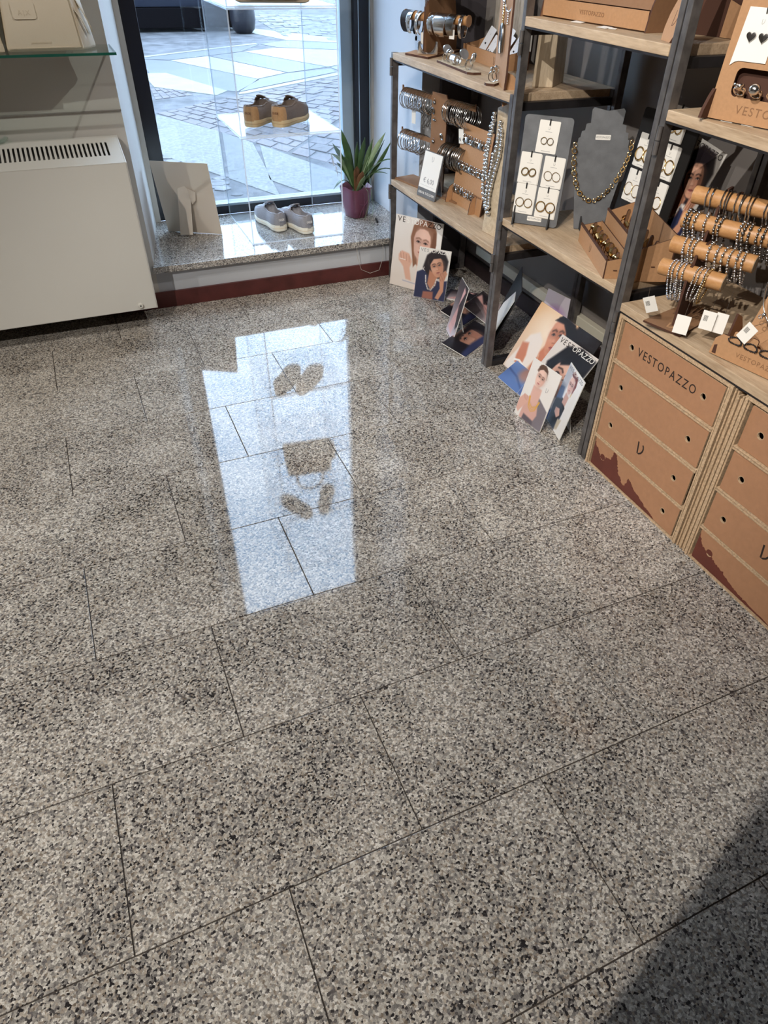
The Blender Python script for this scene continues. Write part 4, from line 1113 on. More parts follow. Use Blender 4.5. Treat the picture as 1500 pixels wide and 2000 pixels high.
for i, (x, y, w, h, lean, lb, kind) in enumerate(((.060, .030, .066, .135, 28, 'white earring card farthest left in the card box', 1), (.155, .020, .060, .110, 30, 'small white earring card with two studs in the card box', 2),
        (.190, .062, .062, .140, 24, 'tall white card standing behind in the card box', 0), (.225, .034, .068, .128, 34, 'white card with silver hoops at the front of the card box', 3), (.285, .060, .058, .122, 30, 'white card at the near corner of the card box', 1))):
    Mk = Mb @ frame((x, y, .006), (1, 0, 0), (0, math.sin(math.radians(lean)), math.cos(math.radians(lean)))) @ RZ(-10)
    k = sheet('earring_card', lb, 'card', 'white cards in the card box', Mk, w, h, mat='paper_cool')
    if kind == 1: k.p('earring', MB().ball((w * .55, h * .52, .003), .004, 8, 6), 'steel_dark', None, 0, 50)
    if kind == 2:
        for dx in (-.012, .012): k.p('earring', MB().ring((w / 2 + dx, h * .42, .003), (0, 0, 1), .005, .0012, 16, 6), 'silver_dark', None, 0, 40)
    if kind == 3:
        for dx in (-.012, .012): k.p('earring', MB().ring((w / 2 + dx, h * .50, .004), (0, .3, 1), .0145, .0020, 22, 6), 'silver', None, 0, 40)
# driftwood plank and wooden plinth
dw = K('driftwood_plank', 'weathered grey wooden plank standing behind the card box', 'wood plank', None, frame((1.865, 3.16, Z1), (.12, -.99, 0), z=(0, 0, 1)))
dw.p('plank', MB().prism([(0, 0), (.19, 0), (.20, .22), (.185, .46), (.02, .47), (-.012, .25)], .028, frame((0, .014, 0), (1, 0, 0), (0, 0, 1))), 'drift_grey', None, .006, 40)
dw.p('split', MB().prism([(.06, .10), (.066, .09), (.074, .30), (.066, .32)], .0006, frame((0, -.0144, 0), (1, 0, 0), (0, 0, 1))), 'steel_dark')
wb = K('wood_plinth', 'tall pale square wooden block with lighter patches at the end of the low shelf', 'block', None, T(0, 0, Z1))
wb.p('block', MB().add(*(lambda q, s: ([(x, y, 0) for x, y in q] + [(x, y, .30) for x, y in s], [(0, 3, 2, 1), (4, 5, 6, 7), (0, 1, 5, 4), (1, 2, 6, 5), (2, 3, 7, 6), (3, 0, 4, 7)]))([(1.642, 2.492), (1.712, 2.462), (1.822, 2.552), (1.752, 2.59)], [(1.648, 2.496), (1.706, 2.470), (1.806, 2.552), (1.750, 2.584)])), 'drift_pale', None, .003)
# tall kraft necklace panel at the shelf end
pd2 = Vector((.365, .931, 0)).normalized()
np_ = K('necklace_stand', 'tall upright kraft panel hung with silver hooks at the shelf end', 'jewellery stand', None, frame((1.500, 2.445, Z1), pd2, (0, 0, 1)))
np_.p('panel', MB().prism([(.012, 0), (.26, 0), (.26, .42), (.0, .42), (0, .05)], .007, T(0, 0, -.0035), 0, 1), ['kraft', 'kraft_edge'])
np_.p('foot', MB().prism([(-.055, 0), (.055, 0), (.045, .030), (.010, .060), (-.030, .055)], .006, frame((.035, 0, 0), (0, 0, 1), (0, 1, 0)) @ Matrix(((0, 1, 0, 0), (1, 0, 0, 0), (0, 0, 1, 0), (0, 0, 0, 1))), 0, 1), ['kraft', 'kraft_edge'])
npM = frame((1.500, 2.445, Z1), pd2, (0, 0, 1))
# panel front faces the window side of the room: local +z points to (+x,-y); the side seen from the room is local -z
fz_ = -1 if (npM.to_3x3() @ Vector((0, 0, 1))).dot(Vector((-1.5, -2.4, .4))) < 0 else 1
cbn = K('carabiner_clasp', 'big silver snap-hook clasp hanging low on the tall kraft panel', 'clasp', None, npM @ T(.115, .150, .012 * fz_))
cbn.p('hook', MB().tube(curve_pts([(-.018, -.045, 0), (-.024, -.01, 0), (-.018, .024, 0), (0, .036, 0), (.018, .024, 0), (.024, -.012, 0), (.010, -.052, 0)], 6), .0062, 10), 'silver_dark', None, 0, 50)
cbn.p('gate', MB().tube([(-.012, -.03, 0), (.004, .020, 0)], .0030, 8), 'silver', None, 0, 40)
cbn.p('chain', bead_strand([(0, .040, 0), (0, .088, 0)], .0042), 'gold', None, 0, 50)
for i, (x, y, R_) in enumerate(((.150, .275, .022), (.10, .330, .026), (.040, .262, .030), (.18, .34, .024))):
    k = K('hanging_hoop', ('hoop pendant high in the middle of', 'larger hoop pendant at the top of', 'twisted hoop pendant near the edge of', 'hoop pendant at the far top of')[i] + ' the tall kraft panel', 'pendant', 'hoops on the tall kraft panel', npM @ T(x, y, .008 * fz_))
    k.p('hoop', MB().ring((0, 0, 0), (.25, .1, 1), R_, .0032, 24, 8, squash=1.3), 'silver', None, 0, 50)
    k.p('chain', bead_strand([(0, -R_ - .004, 0), (.002, -R_ - .040, 0)], .0036), 'silver', None, 0, 50)
tagpaper('paper tag hanging beside the steel post above the wooden plinth', frame((1.535, 2.402, 1.180), (.7, -.7, 0), (0, 0, 1)), .022, .046, string=[(.011, .046, 0), (.011, .075, 0)])
tagpaper('tilted paper tag low beside the steel post', frame((1.518, 2.398, 1.085), (.1, -.99, 0), (.05, 0, 1)), .012, .055)

# ------------------------------------------------------------------ low shelf, lower board: bangle tree
Z2 = 0.5155
bd = Vector((.205, -.979, 0)).normalized()
Mt = frame((1.550, 3.452, Z2), bd, (0, 0, 1))        # local x along the arms, y up, z out to the room side?
out = -1 if (Mt.to_3x3() @ Vector((0, 0, 1))).dot(Vector((-1, -.2, 0))) < 0 else 1
bt = K('bangle_tree', 'flat kraft tree stand with two cross arms full of bangles', 'jewellery stand', None, Mt)
A1, A2 = .392, .215      # arm centre heights
arm_l = [(0, -.011), (0, .016), (.004, .020), (.010, .018), (.010, .010), (.22, .010), (.22, -.011)]
bt.p('upright', MB().prism([(.235, 0), (.345, 0), (.345, .40), (.335, .415), (.235, .415)], .006, T(0, 0, -.003), 0, 1), ['kraft_dark', 'kraft_edge'])
for z in (A1, A2):
    bt.p('arm', MB().prism([(x, y + z) for x, y in [(0, -.011), (0, .017), (.008, .017), (.008, .009), (.235, .009), (.235, -.011)]], .005, T(0, 0, -.0025), 0, 1), ['kraft_dark', 'kraft_edge'])
    bt.p('arm', MB().prism([(x, y + z) for x, y in [(.345, -.011), (.345, .009), (.532, .009), (.532, .017), (.540, .017), (.540, -.011)]], .005, T(0, 0, -.0025), 0, 1), ['kraft_dark', 'kraft_edge'])
bt.p('base', MB().box(.012, .50, 0, .008, -.07, .045, I4), ['kraft_dark'], None, .0006)
def bangles(n, s0, s1, zc, R_, r, label, group, mat='silver', jit=6.0, ell=1.0):
    for i in range(n):
        s = s0 + (s1 - s0) * i / max(1, n - 1) + random.uniform(-.0015, .0015)
        Rr = R_ * random.uniform(.95, 1.04)
        me = MB().ring((0, 0, 0), (1, 0, 0), Rr, r * random.uniform(.85, 1.2), 30, 6, squash=ell).mesh('bangle', 0, 50)
        M = Mt @ T(s, zc + .009 - Rr * 1.0 + r, 0) @ RY(random.uniform(-jit, jit)) @ RZ(random.uniform(-jit, jit) * .5)
        # ring stands across the arm: its axis is the arm direction
        o = put('bangle', me, mat, None); o.matrix_world = M
        tag(o, label, 'bangle', group)
bangles(17, .028, .190, A1, .042, .0016, 'thin silver bangle hanging on the upper left arm of the kraft tree', 'bangles on the upper left arm')
bangles(3, .205, .228, A1, .042, .0018, 'thin silver bangle hanging close to the kraft upright on the upper left arm', 'bangles next to the upright', jit=12)
bangles(15, .360, .525, A1, .047, .0018, 'thin silver bangle hanging on the upper right arm of the kraft tree', 'bangles on the upper right arm')
bangles(15, .020, .180, A2, .044, .0017, 'thin silver bangle hanging askew on the lower left arm of the kraft tree', 'bangles on the lower left arm', jit=14)
bangles(12, .355, .50, A2, .050, .0032, 'thick silver bangle hanging on the lower right arm of the kraft tree', 'bangles on the lower right arm', 'silver_dark', 5)
charm_lb = ('ball', 'bar', 'disc', 'wide band', 'ribbed oval', 'small heart', 'bow tie', 'long bar', 'horseshoe')
for i, (x, y, kd) in enumerate(((.258, .375, 'ball'), (.318, .345, 'bar'), (.262, .305, 'band'), (.320, .245, 'oval'), (.262, .215, 'ball'), (.322, .155, 'bow'), (.262, .120, 'bar'), (.312, .075, 'band'), (.250, .340, 'oval'))):
    k = K('charm_clip', charm_lb[i] + ' shaped silver charm clipped to the kraft upright between the bangles', 'charm', 'charms on the kraft upright', Mt @ T(x, y, .006 * out))
    mb = {'ball': lambda: MB().ball((0, 0, 0), .0085, 12, 8), 'bar': lambda: MB().ball((0, 0, 0), .014, 10, 8, I4, 0, (.28, 1, .3)), 'band': lambda: MB().ball((0, 0, 0), .013, 12, 8, I4, 0, (1, .42, .4)),
          'oval': lambda: MB().ring((0, 0, 0), (0, 0, 1), .009, .0022, 20, 6, squash=1.5).ring((0, 0, .001), (0, 0, 1), .005, .0018, 20, 6, squash=2.0), 'bow': lambda: MB().ball((-.003, -.009, 0), .009, 10, 6, I4, 0, (.8, 1, .4)).ball((.003, .009, 0), .009, 10, 6, I4, 0, (.8, 1, .4))}[kd]()
    k.p('charm', mb, 'silver' if i % 2 else 'silver_dark', None, 0, 50)
    k.p('loop', MB().ring((0, .014, 0), (1, 0, 0), .003, .0008, 10, 5), 'silver', None, 0, 40)
tagpaper('cream paper tag hanging below the upper left bangles', Mt @ T(.085, .262, .004 * out), .030, .058, string=[(.015, .058, 0), (.015, .09, 0)])
tagpaper('white paper tag hanging below the upper right bangles', Mt @ T(.455, .245, .012 * out) @ RZ(8), .032, .058, string=[(.016, .058, 0), (.016, .10, 0)])

# price sign
Ms_ = frame((1.499, 3.151, Z2), (math.cos(math.radians(-78.6)), math.sin(math.radians(-78.6)), 0), (math.sin(math.radians(78.6)) * math.sin(math.radians(12.5)), math.cos(math.radians(-78.6)) * math.sin(math.radians(12.5)), math.cos(math.radians(12.5))))
Ms_ = frame((1.499, 3.151, Z2 + .001), (.198, -.980, 0), (.212, .043, .976))
ps = K('price_sign', 'grey and white price sign reading six euros on the low shelf', 'sign', None, Ms_)
ps.p('holder', MB().prism(rrect(0, .139, 0, .197, .006), .006, T(0, 0, -.006)), 'slate', None, .001)
ps.p('stand', MB().prism([(.03, 0), (.11, 0), (.10, .15), (.04, .15)], .003, T(0, .150, -.010) @ RX(24) @ T(0, -.150, 0)), 'slate')
pa = ps.p('paper', MB().prism([(.004, .040), (.135, .040), (.135, .194), (.004, .194)], .0008), 'paper')
ps.p('mark', MB().prism(logo_v(.022, .06), .0003, T(.070, .168, .0008)), 'ink_soft', pa)
ps.txt('price', '€ 6,00', .030, 'ink_soft', T(.070, .074, .0011), pa, .0004, 1.0)
ps.p('rule', MB().box(.014, .125, .052, .0526, .0008, .0011), 'ink_soft', pa)
ps.txt('lettering', 'CREA IL TUO LOOK', .0145, 'paper', T(.070, .019, .0006), None, .0005, .92)

# charm board
cbM = frame((1.612, 3.008, Z2), (.0436, -.999, 0), (.116, .005, .993))
ch = K('charm_board', 'sloping kraft board with three rows of round silver charms', 'jewellery stand', None, cbM)
ch.p('board', MB().prism([(0, .018), (.016, 0), (.256, 0), (.256, .332), (0, .332)], .006, T(0, 0, -.006), 0, 1), ['kraft', 'kraft_edge'])
for x, fl in ((.006, -1), (.212, 1)):
    ch.p('foot', MB().prism([(0, -.002), (.032, -.002), (.031, .040), (.022, .066), (.006, .078)], .005, frame((x, 0, .0005), (0, 0, 1), (0, 1, 0)), 0, 1), ['kraft', 'kraft_edge'])
rows_ = ((.268, [.018, .032, .046, .062, .078, .098, .122, .140, .158, .176, .198, .222], 'top'), (.160, [.012, .026, .040, .054, .072, .090, .104, .122, .142, .160, .178, .196, .214, .230], 'middle'), (.058, [.022, .038, .056, .074, .092, .118, .140, .160, .178], 'bottom'))
for y, xs, nm in rows_:
    rail = ch.p('rail', MB().box(.010, .246, y + .014, y + .018, 0, .004), 'kraft_dark')
    for i, x in enumerate(xs):
        big = (i * 7 + len(xs)) % 3 == 0
        k = K('charm_pendant', 'silver charm in the %s row of the sloping kraft board' % nm, 'charm', 'charms in the %s row' % nm, cbM @ T(x, y, .006) @ RZ(random.uniform(-10, 10)) @ RY(random.uniform(-35, 35)))
        k.p('disc', MB().lathe([(.001, -.0016), (.0120, -.0016), (.0138, 0), (.0120, .0016), (.001, .0022)], 16) if big else MB().ring((0, 0, 0), (random.uniform(-.6, .6), 0, 1), .0095, .0028, 16, 6), 'silver' if i % 2 else 'silver_dark', None, 0, 50)
        k.p('bail', MB().ring((0, .017, 0), (1, 0, 0), .0040, .0013, 10, 5).ball((0, .022, 0), .0036, 8, 6), 'silver', None, 0, 50)
# pale wooden bust board with bead necklaces
wbM = frame((1.545, 2.590, Z2), (.12, -.993, 0), (.05, 0, .999))
nb = K('necklace_board', 'pale driftwood board carrying silver bead necklaces beside the steel post', 'jewellery stand', None, wbM)
nb.p('board', MB().prism([(0, 0), (.10, 0), (.115, .10), (.10, .25), (.112, .40), (.105, .50), (-.004, .46), (.014, .34), (-.006, .22), (.004, .1)], .020, T(0, 0, -.020)), 'drift_pale', None, .004, 40)
for i, P in enumerate(([(-.006, .44), (-.022, .36), (-.028, .26), (-.018, .17), (.012, .105), (.040, .08)], [(.045, .42), (.040, .34), (.028, .25), (.015, .17), (.020, .12), (.045, .085)], [(.060, .40), (.070, .32), (.052, .24), (.040, .16), (.048, .10)], [(.012, .42), (.002, .34), (.000, .27), (.006, .225), (.020, .21), (.030, .24), (.036, .32)])):
    pts = curve_pts([(x, y, .008 + .004 * i) for x, y in P], 8)
    o = put('bead_necklace', bead_strand(pts, (.0082, .0076, .0066, .0072)[i], None, 1.9, 8, 6, .25).mesh('bead_necklace', 0, 60), 'silver', None)
    o.matrix_world = wbM
    tag(o, ('silver bead necklace with the largest beads on the pale driftwood board, outermost strand', 'middle silver bead necklace on the pale driftwood board', 'silver bead necklace nearest the steel post on the pale driftwood board', 'short silver bead necklace high on the pale driftwood board')[i], 'necklace', 'bead necklaces on the driftwood board')
# ------------------------------------------------------------------ middle shelf, lower board
Z3 = 0.6475
def lean(o, az, tilt):
    """upright frame: local x along azimuth az, y up leaning back by tilt degrees, z out of the face"""
    x = Vector((math.cos(math.radians(az)), math.sin(math.radians(az)), 0))
    back = Vector((-x.y, x.x, 0))
    y = Vector((0, 0, 1)) * math.cos(math.radians(tilt)) + back * math.sin(math.radians(tilt))
    return frame(o, x, y)
def earring_pair(k, w, y, R_, r=.0013, dx=None, metal='gold', squash=1.0, par=None):
    dx = dx or R_ * 1.05
    for s in (-1, 1):
        k.p('earring', MB().ring((w / 2 + s * dx, y, .0032), (0, .12, 1), R_, r, 24, 6, I4, 0, squash, -60 if s > 0 else -60, 285), metal, par, 0, 50)
        k.p('earring_post', MB().ball((w / 2 + s * dx, y + R_ * squash, .003), r * 1.3, 6, 5), metal, par, 0, 50)
def gold_card(label, M, w, h, R_, r, n=2, squash=1.0, group='gold earring cards'):
    k = K('earring_card', label, 'card', group, M)
    for i in range(n):
        k.p('card', MB().prism(rrect(0, w, 0, h, .003, 2), .0010, T(.0016 * (n - 1 - i), -.0012 * (n - 1 - i), .0012 * i)), 'paper')
    f = T(0, 0, .0012 * (n - 1) + .001)
    k.p('printed_mark', MB().prism(logo_v(.0085, .10), .0002, f @ T(w / 2, h * .76, 0)), 'ink_soft')
    k.p('printed_line', MB().box(w * .34, w * .66, h * .655, h * .665, 0, .0002, f).box(w * .28, w * .72, h * .055, h * .066, 0, .0002, f), 'ink_soft')
    k.p('peg', MB().box(w / 2 - .002, w / 2 + .002, h * .86, h * 1.05, 0, .004, f), 'black_card')
    dx = R_ * 1.08
    for s in (-1, 1):
        k.p('earring', MB().ring((w / 2 + s * dx, h * .38, .003), (0, .12, 1), R_, r, 24, 6, f, 0, squash, -70, 285), 'gold', None, 0, 50)
    return k
esM = lean((1.489, 2.284, Z3), -44.3, 4.1)
es = K('earring_stand', 'dark slate board stand with five gold earring cards, in front of the middle shelf', 'jewellery stand', None, esM @ T(0, .003, 0))
es.p('board', MB().prism(rrect(0, .171, 0, .360, .012), .005, T(0, 0, -.005)), 'slate')
for x in (.010, .142):
    es.p('foot', MB().prism([(-.03, -.002), (.030, -.002), (.012, .028), (.004, .062), (-.004, .062), (-.012, .02)], .005, frame((x, 0, 0), (0, 0, 1), (0, 1, 0))), 'black_card')
lb_ = es.p('label', MB().prism(rrect(.058, .112, .014, .030, .002, 2), .0008), 'paper')
es.txt('lettering', 'VESTOPAZZO', .0085, 'ink_soft', T(.085, .022, .0010), lb_)
for lb, x, y, R_, r, n, sq in (('gold card with small thin hoops, top of the slate stand', .051, .246, .0105, .0012, 1, 1.0), ('gold card with swirled hoops, middle left of the slate stand', .002, .142, .0125, .0022, 3, .9), ('gold card with plain hoops, middle right of the slate stand', .088, .136, .0135, .0011, 2, 1.15), ('gold card with beaded hoops, bottom left of the slate stand', .000, .038, .0145, .0014, 2, 1.0), ('gold card with heavy faceted hoops, bottom right of the slate stand', .082, .032, .0165, .0022, 3, 1.0)):
    gold_card(lb, esM @ T(x, y + .003, .0015) @ RZ(-2), .073, .102, R_, r, n, sq, 'cards on the slate stand')

# necklace bust
buM = lean((1.722, 2.118, Z3 + .0025), -27, 3)
bu = K('necklace_bust', 'stepped slate necklace bust wearing a chunky gold chain', 'jewellery stand', None, buM)
half = [(.052, 0), (.062, .06), (.076, .15), (.094, .255), (.094, .275), (.088, .278), (.088, .300), (.082, .303), (.080, .322), (.070, .325), (.068, .345), (.054, .348), (.056, .388), (.050, .395)]
bu.p('board', MB().prism([(-x, y) for x, y in half][::-1] + [(-.0, .388)][:0] + [(x, y) for x, y in half][:0] + [(x, y) for x, y in half], .006, T(0, 0, -.006)) if False else MB().prism([(x, y) for x, y in half] + [(0, .386)] + [(-x, y) for x, y in half[::-1]], .006, T(0, 0, -.006)), 'slate')
bu.p('strut', MB().prism([(-.03, 0), (.03, 0), (.02, .2), (-.02, .2)], .004, T(0, .2, -.008) @ RX(18) @ T(0, -.2, 0)), 'slate')
bu.p('foot', MB().prism([(-.004, 0), (.028, 0), (.010, .030), (0, .045)], .005, frame((-.030, 0, 0), (0, 0, 1), (0, 1, 0))), 'black_card')
bl = bu.p('label', MB().prism(rrect(-.030, .022, .298, .314, .002, 2), .0008), 'paper')
bu.txt('lettering', 'VESTOPAZZO', .0080, 'ink_soft', T(-.004, .306, .0010), bl)
nk = K('gold_chain_necklace', 'chunky gold link chain draped round the slate bust', 'necklace', None, buM)
path = curve_pts([(-.098, .300, .006), (-.096, .255, .007), (-.085, .19, .007), (-.058, .130, .007), (-.012, .100, .007), (.028, .118, .007), (.060, .160, .007), (.088, .225, .007), (.098, .285, .006), (.095, .305, .004)], 8)
acc = 0; i_ = 0; last = None; step = .0165
for a, b in zip(path[:-1], path[1:]):
    acc += (b - a).length
    if acc >= step:
        acc = 0; t_ = (b - a).normalized(); big = i_ % 2
        nk.p('link', MB().ring(b, (0, 0, 1) if not big else (t_.y * .5, -t_.x * .5, .8),   .0088 if big else .0066, .0024 if big else .0014, 14, 6), 'gold', None, 0, 50); i_ += 1
# second stand behind, black, with white cards
e2M = lean((1.815, 2.105, Z3 + .003), -90, 8)
e2 = K('earring_stand', 'black board stand with gold earring cards, behind the slate bust', 'jewellery stand', None, e2M)
e2.p('board', MB().prism(rrect(-.012, .262, 0, .400, .010), .005, T(0, 0, -.005)), 'black_card')
e2.p('strut', MB().prism([(.08, 0), (.17, 0), (.15, .22), (.10, .22)], .004, T(0, .22, -.008) @ RX(10) @ T(0, -.22, 0)), 'black_card')
for lb, x, y, R_, r, n, sq in (('gold card with heavy double hoops, half hidden by the post', .012, .222, .019, .0030, 2, 1.1), ('gold card with thin large hoops, low and half hidden by the post', .012, .108, .019, .0012, 2, 1.1), ('gold card with thick tapered hoops, right of the post', .130, .214, .019, .0024, 2, 1.15), ('gold card with hoops and ball studs, right of the post and low', .130, .100, .018, .0016, 2, 1.1), ('gold card with wavy hoops at the top behind the post', .118, .325, .013, .0022, 1, 1.1)):
    gold_card(lb, e2M @ T(x, y, .0015), .088, .104, R_, r, n, sq, 'cards on the black stand')
# ring trays: kraft boxes with wooden fingers and gold rings
def ring_tray(label, A, Bp, depth, hf, hb, nf, group, mark, seed):
    """A far front corner, Bp near front corner, hf front height, hb back height"""
    A = Vector((A[0], A[1], 0)); Bp = Vector((Bp[0], Bp[1], 0)); d = (Bp - A); L_ = d.length
    M = frame((A.x, A.y, Z3), d, z=(0, 0, 1))
    s = 1 if (M.to_3x3() @ Vector((0, 1, 0))).x > 0 else -1      # inside is on the wall side
    k = K('ring_tray', label, 'ring tray', group, M)
    def pl(nm, poly, Mx, par=None): return k.p(nm, MB().prism(poly, .004, Mx, 0, 1), ['kraft', 'kraft_edge'], par)
    pl('front', [(0, 0), (L_, 0), (L_, hf), (0, hf)], frame((0, .004 if s > 0 else 0, 0), (1, 0, 0), (0, 0, 1)))
    pl('back', [(0, 0), (L_, 0), (L_, hb), (0, hb)], frame((0, s * depth, 0), (1, 0, 0), (0, 0, 1)))
    for xs in (.0, L_ - .004):
        pl('side', [(.0045, 0), (depth - .0045, 0), (depth - .0045, hb * .97), (.0045, hf * .97)] if s > 0 else [(-.0045, 0), (-depth + .0045, 0), (-depth + .0045, hb * .97), (-.0045, hf * .97)], frame((xs, 0, 0), (0, 1, 0), (0, 0, 1)))
    k.p('rim', MB().box(0, L_, -.0015 if s > 0 else -.0045, .0045 if s > 0 else .0015, hf, hf + .007), 'kraft_edge')
    k.p('floor_panel', MB().box(.0045, L_ - .0045, min(.005, s * depth * .96), max(.005, s * depth * .96), .004, .008), 'kraft_dark')
    if mark: k.p('engraved_mark', MB().prism(logo_v(.026, .07), .0003, frame((L_ * .45, -.0002, hf * .5), (1, 0, 0), (0, 0, 1))), 'kraft_edge')
    k.p('slot', MB().box(-.012, .0, .0, .002, -.002, .002, frame((L_ + .0002, s * depth * .55, hf * .45), (0, 1, 0), (0, .3, 1))), 'kraft_edge')
    r = random.Random(seed)
    for i in range(nf):
        x = L_ * (i + .7) / (nf + .4)
        k.p('finger', MB().prism([(0, 0), (.011, 0), (.011, hf + .012), (.0085, hf + .018), (.0025, hf + .018), (0, hf + .012)], .007, frame((x, s * depth * .42, .008), (0, 1, 0), (.25, 0, 1)), 0, 1), ['kraft_dark', 'kraft_edge'])
        if r.random() < .8:
            ring_thing('gold ring on finger %s of the %s' % (('one', 'two', 'three', 'four', 'five', 'six', 'seven', 'eight')[i], group), M @ frame((x + .006, s * (depth * .42 + .004), hf * .62), (0, 1, .0), z=(.2, 0, 1)), r.choice(['band', 'dome', 'knot', 'disc']), 'gold rings in the ' + group,   .0100, 'gold', 1.25)
    return k
ring_tray('low kraft ring tray with gold rings at the front of the middle shelf', (1.618, 2.030), (1.486, 1.708), .075, .058, .072, 8, 'low ring tray', True, 3)
ring_tray('taller kraft ring tray with gold rings behind the steel post', (1.706, 2.010), (1.560, 1.655), .115, .105, .145, 7, 'taller ring tray', False, 5)
# magazine leaning on the wall of the middle shelf comes with the other magazines below

# ------------------------------------------------------------------ middle shelf, upper board
Z4 = 1.2835
ub = K('ring_box', 'wide kraft ring box with embossed lettering on the upper board of the middle shelf', 'jewellery box', None, frame((1.545, 2.335, Z4 + .004), (.10, -.995, 0), z=(0, 0, 1)))
Lu = .465
ub.p('front', MB().prism([(0, 0), (Lu, 0), (Lu, .046), (0, .046)], .005, frame((0, .005, 0), (1, 0, 0), (0, 0, 1)), 0, 1), ['kraft', 'kraft_edge'])
ub.txt('lettering', 'VESTOPAZZO', .016, 'kraft_dark', frame((Lu * .5, -.0004, .022), (1, 0, 0), (0, 0, 1)), None, .0008, 1.15)
sp_ = ub.p('sloped_panel', MB().plate([(0, 0), (Lu, 0), (Lu, .10), (0, .10)], [rrect(x, x + .010, .028, .036, .002, 2) for x in [.05 + .055 * i for i in range(8)]], .004, frame((0, .010, .046), (1, 0, 0), (0, .55, .83)), 0, 1), ['kraft_dark', 'kraft_edge'])
for xs in (-.006, Lu + .001):
    ub.p('side', MB().prism([(-.006, -.004), (.20, -.004), (.20, .20), (.06, .20), (.004, .056)], .005, frame((xs, 0, 0), (0, 1, 0), (0, 0, 1)), 0, 1), ['kraft_dark', 'kraft_edge'])
ub.p('back', MB().box(0, Lu, .195, .199, 0, .2), 'kraft_dark')
for i, (x, y, r_) in enumerate(((1.535, 2.16, 10), (1.530, 2.02, -5), (1.540, 1.975, 30))):
    tagpaper(('left', 'middle', 'right')[i] + ' paper tag sticking out under the wide kraft ring box', T(x, y, Z4 + .0005) @ RZ(-80 + r_) @ RX(4), .040 if i < 2 else .022, .030 if i < 2 else .016)
ss = K('paddle_stand', 'kraft paddle-shaped stand at the near end of the upper board', 'jewellery stand', None, lean((1.530, 1.735, Z4), -110, 16))
ss.p('paddle', MB().prism([(.004, 0), (.066, 0), (.080, .030), (.082, .060), (.066, .095), (.050, .118), (.046, .30), (.018, .30), (.016, .118), (.0, .095), (-.010, .06), (-.008, .03)], .010, T(0, 0, -.010), 0, 1), ['kraft', 'kraft_edge'])
ss.p('engraved_mark', MB().prism(logo_v(.034, .06), .0003, T(.036, .052, 0)), 'kraft_edge')
dk = K('jewellery_stand', 'dark brown upright stand with a kraft quarter-round foot behind the post', 'jewellery stand', None, lean((1.72, 1.86, Z4), -75, 6))
dk.p('panel', MB().prism([(0, 0), (.16, 0), (.16, .40), (0, .40)], .006, T(0, 0, -.006)), 'kraft_edge')
dk.p('foot', MB().prism([(0, 0), (.075, 0), (.066, .040), (.045, .070), (.0, .085)], .005, T(.120, 0, .002), 0, 1), ['kraft', 'kraft_edge'])
# ------------------------------------------------------------------ nearest shelf, upper board: heart earring stand
Z5 = 1.1455
hM = lean((1.508, 1.480, Z5), -72.9, 6)
hs = K('earring_stand', 'tall kraft stand with a ring slot and heart earring card on the nearest shelf', 'jewellery stand', None, hM @ T(0, .003, 0))
hs.p('panel', MB().plate(rrect(0, .30, 0, .40, .004, 2), [rrect(.042, .262, .052, .112, .014, 4)], .006, T(0, 0, -.006), 0, 1), ['kraft', 'kraft_edge'])
hs.p('slot_backing', MB().box(.03, .275, .04, .125, -.030, -.026), 'kraft_edge')
hs.p('foot', MB().prism([(-.03, -.002), (.034, -.002), (.030, .018), (.016, .046), (.004, .062), (-.004, .062)], .008, frame((.004, 0, 0), (0, 0, 1), (0, 1, 0))), 'kraft_edge')
hs.txt('lettering', 'VESTOPAZZO', .026, 'kraft_dark', T(.165, .026, .0002), None, .0008, 1.25)
for i in range(5):
    hs.p('finger', MB().prism([(0, 0), (.020, 0), (.020, .018), (.017, .022), (.003, .022), (0, .018)], .004, T(.058 + .042 * i, .050, -.0055), 0, 1), ['kraft', 'kraft_edge'])
for i, (kd, lb) in enumerate((('knot', 'open twisted silver ring at the left of the kraft stand slot'), ('dome', 'silver ball ring in the kraft stand slot'), ('leaf', 'silver leaf ring at the right of the kraft stand slot'))):
    ring_thing(lb, hM @ frame((.068 + .042 * i, .060, .002), (1, 0, 0), z=(0, .6, .8)), kd, 'rings in the heart stand slot', .0095, 'silver', 1.35)
hcM = hM @ T(.024, .128, .0015)
hk = K('heart_card', 'white earring card with two silver hearts on the tall kraft stand', 'card', None, hcM)
hk.p('card', MB().prism([(-.006, -.012), (.004, -.004), (.014, -.001), (.080, 0), (.080, .104), (0, .104)], .0012), 'paper')
hk.p('printed_mark', MB().prism(logo_v(.010, .08), .0002, T(.042, .078, .0012)), 'ink_soft')
hk.p('peg', MB().tube([(.044, .094, .001), (.045, .104, .006), (.046, .112, .004)], .0022, 8), 'silver_dark', None, 0, 40)
for x in (.026, .056):
    P_ = []
    for i in range(28):
        t = 2 * math.pi * i / 28
        P_.append((16 * math.sin(t) ** 3 / 16 * .0118, (13 * math.cos(t) - 5 * math.cos(2 * t) - 2 * math.cos(3 * t) - math.cos(4 * t)) / 16 * .0118))
    hk.p('heart_earring', MB().prism(P_, .004, T(x, .048, .0012)), 'silver', None, .0016, 60)
k2 = sheet('earring_card', 'white card at the right picture edge on the tall kraft stand', 'card', None, hM @ T(.112, .190, .0015), .070, .06)
k2.p('earring', MB().ball((.02, -.004, .003), .007, 8, 6), 'silver', None, 0, 50)
for i, x in enumerate((.03, .085, .16)):
    tagpaper(('first', 'second', 'third')[i] + ' paper tag poking out under the tall kraft stand, counted from the post', T(1.512 + .29 * x, 1.480 - .956 * x - .01, Z5 + .0005) @ RZ(-70), .030, .012)

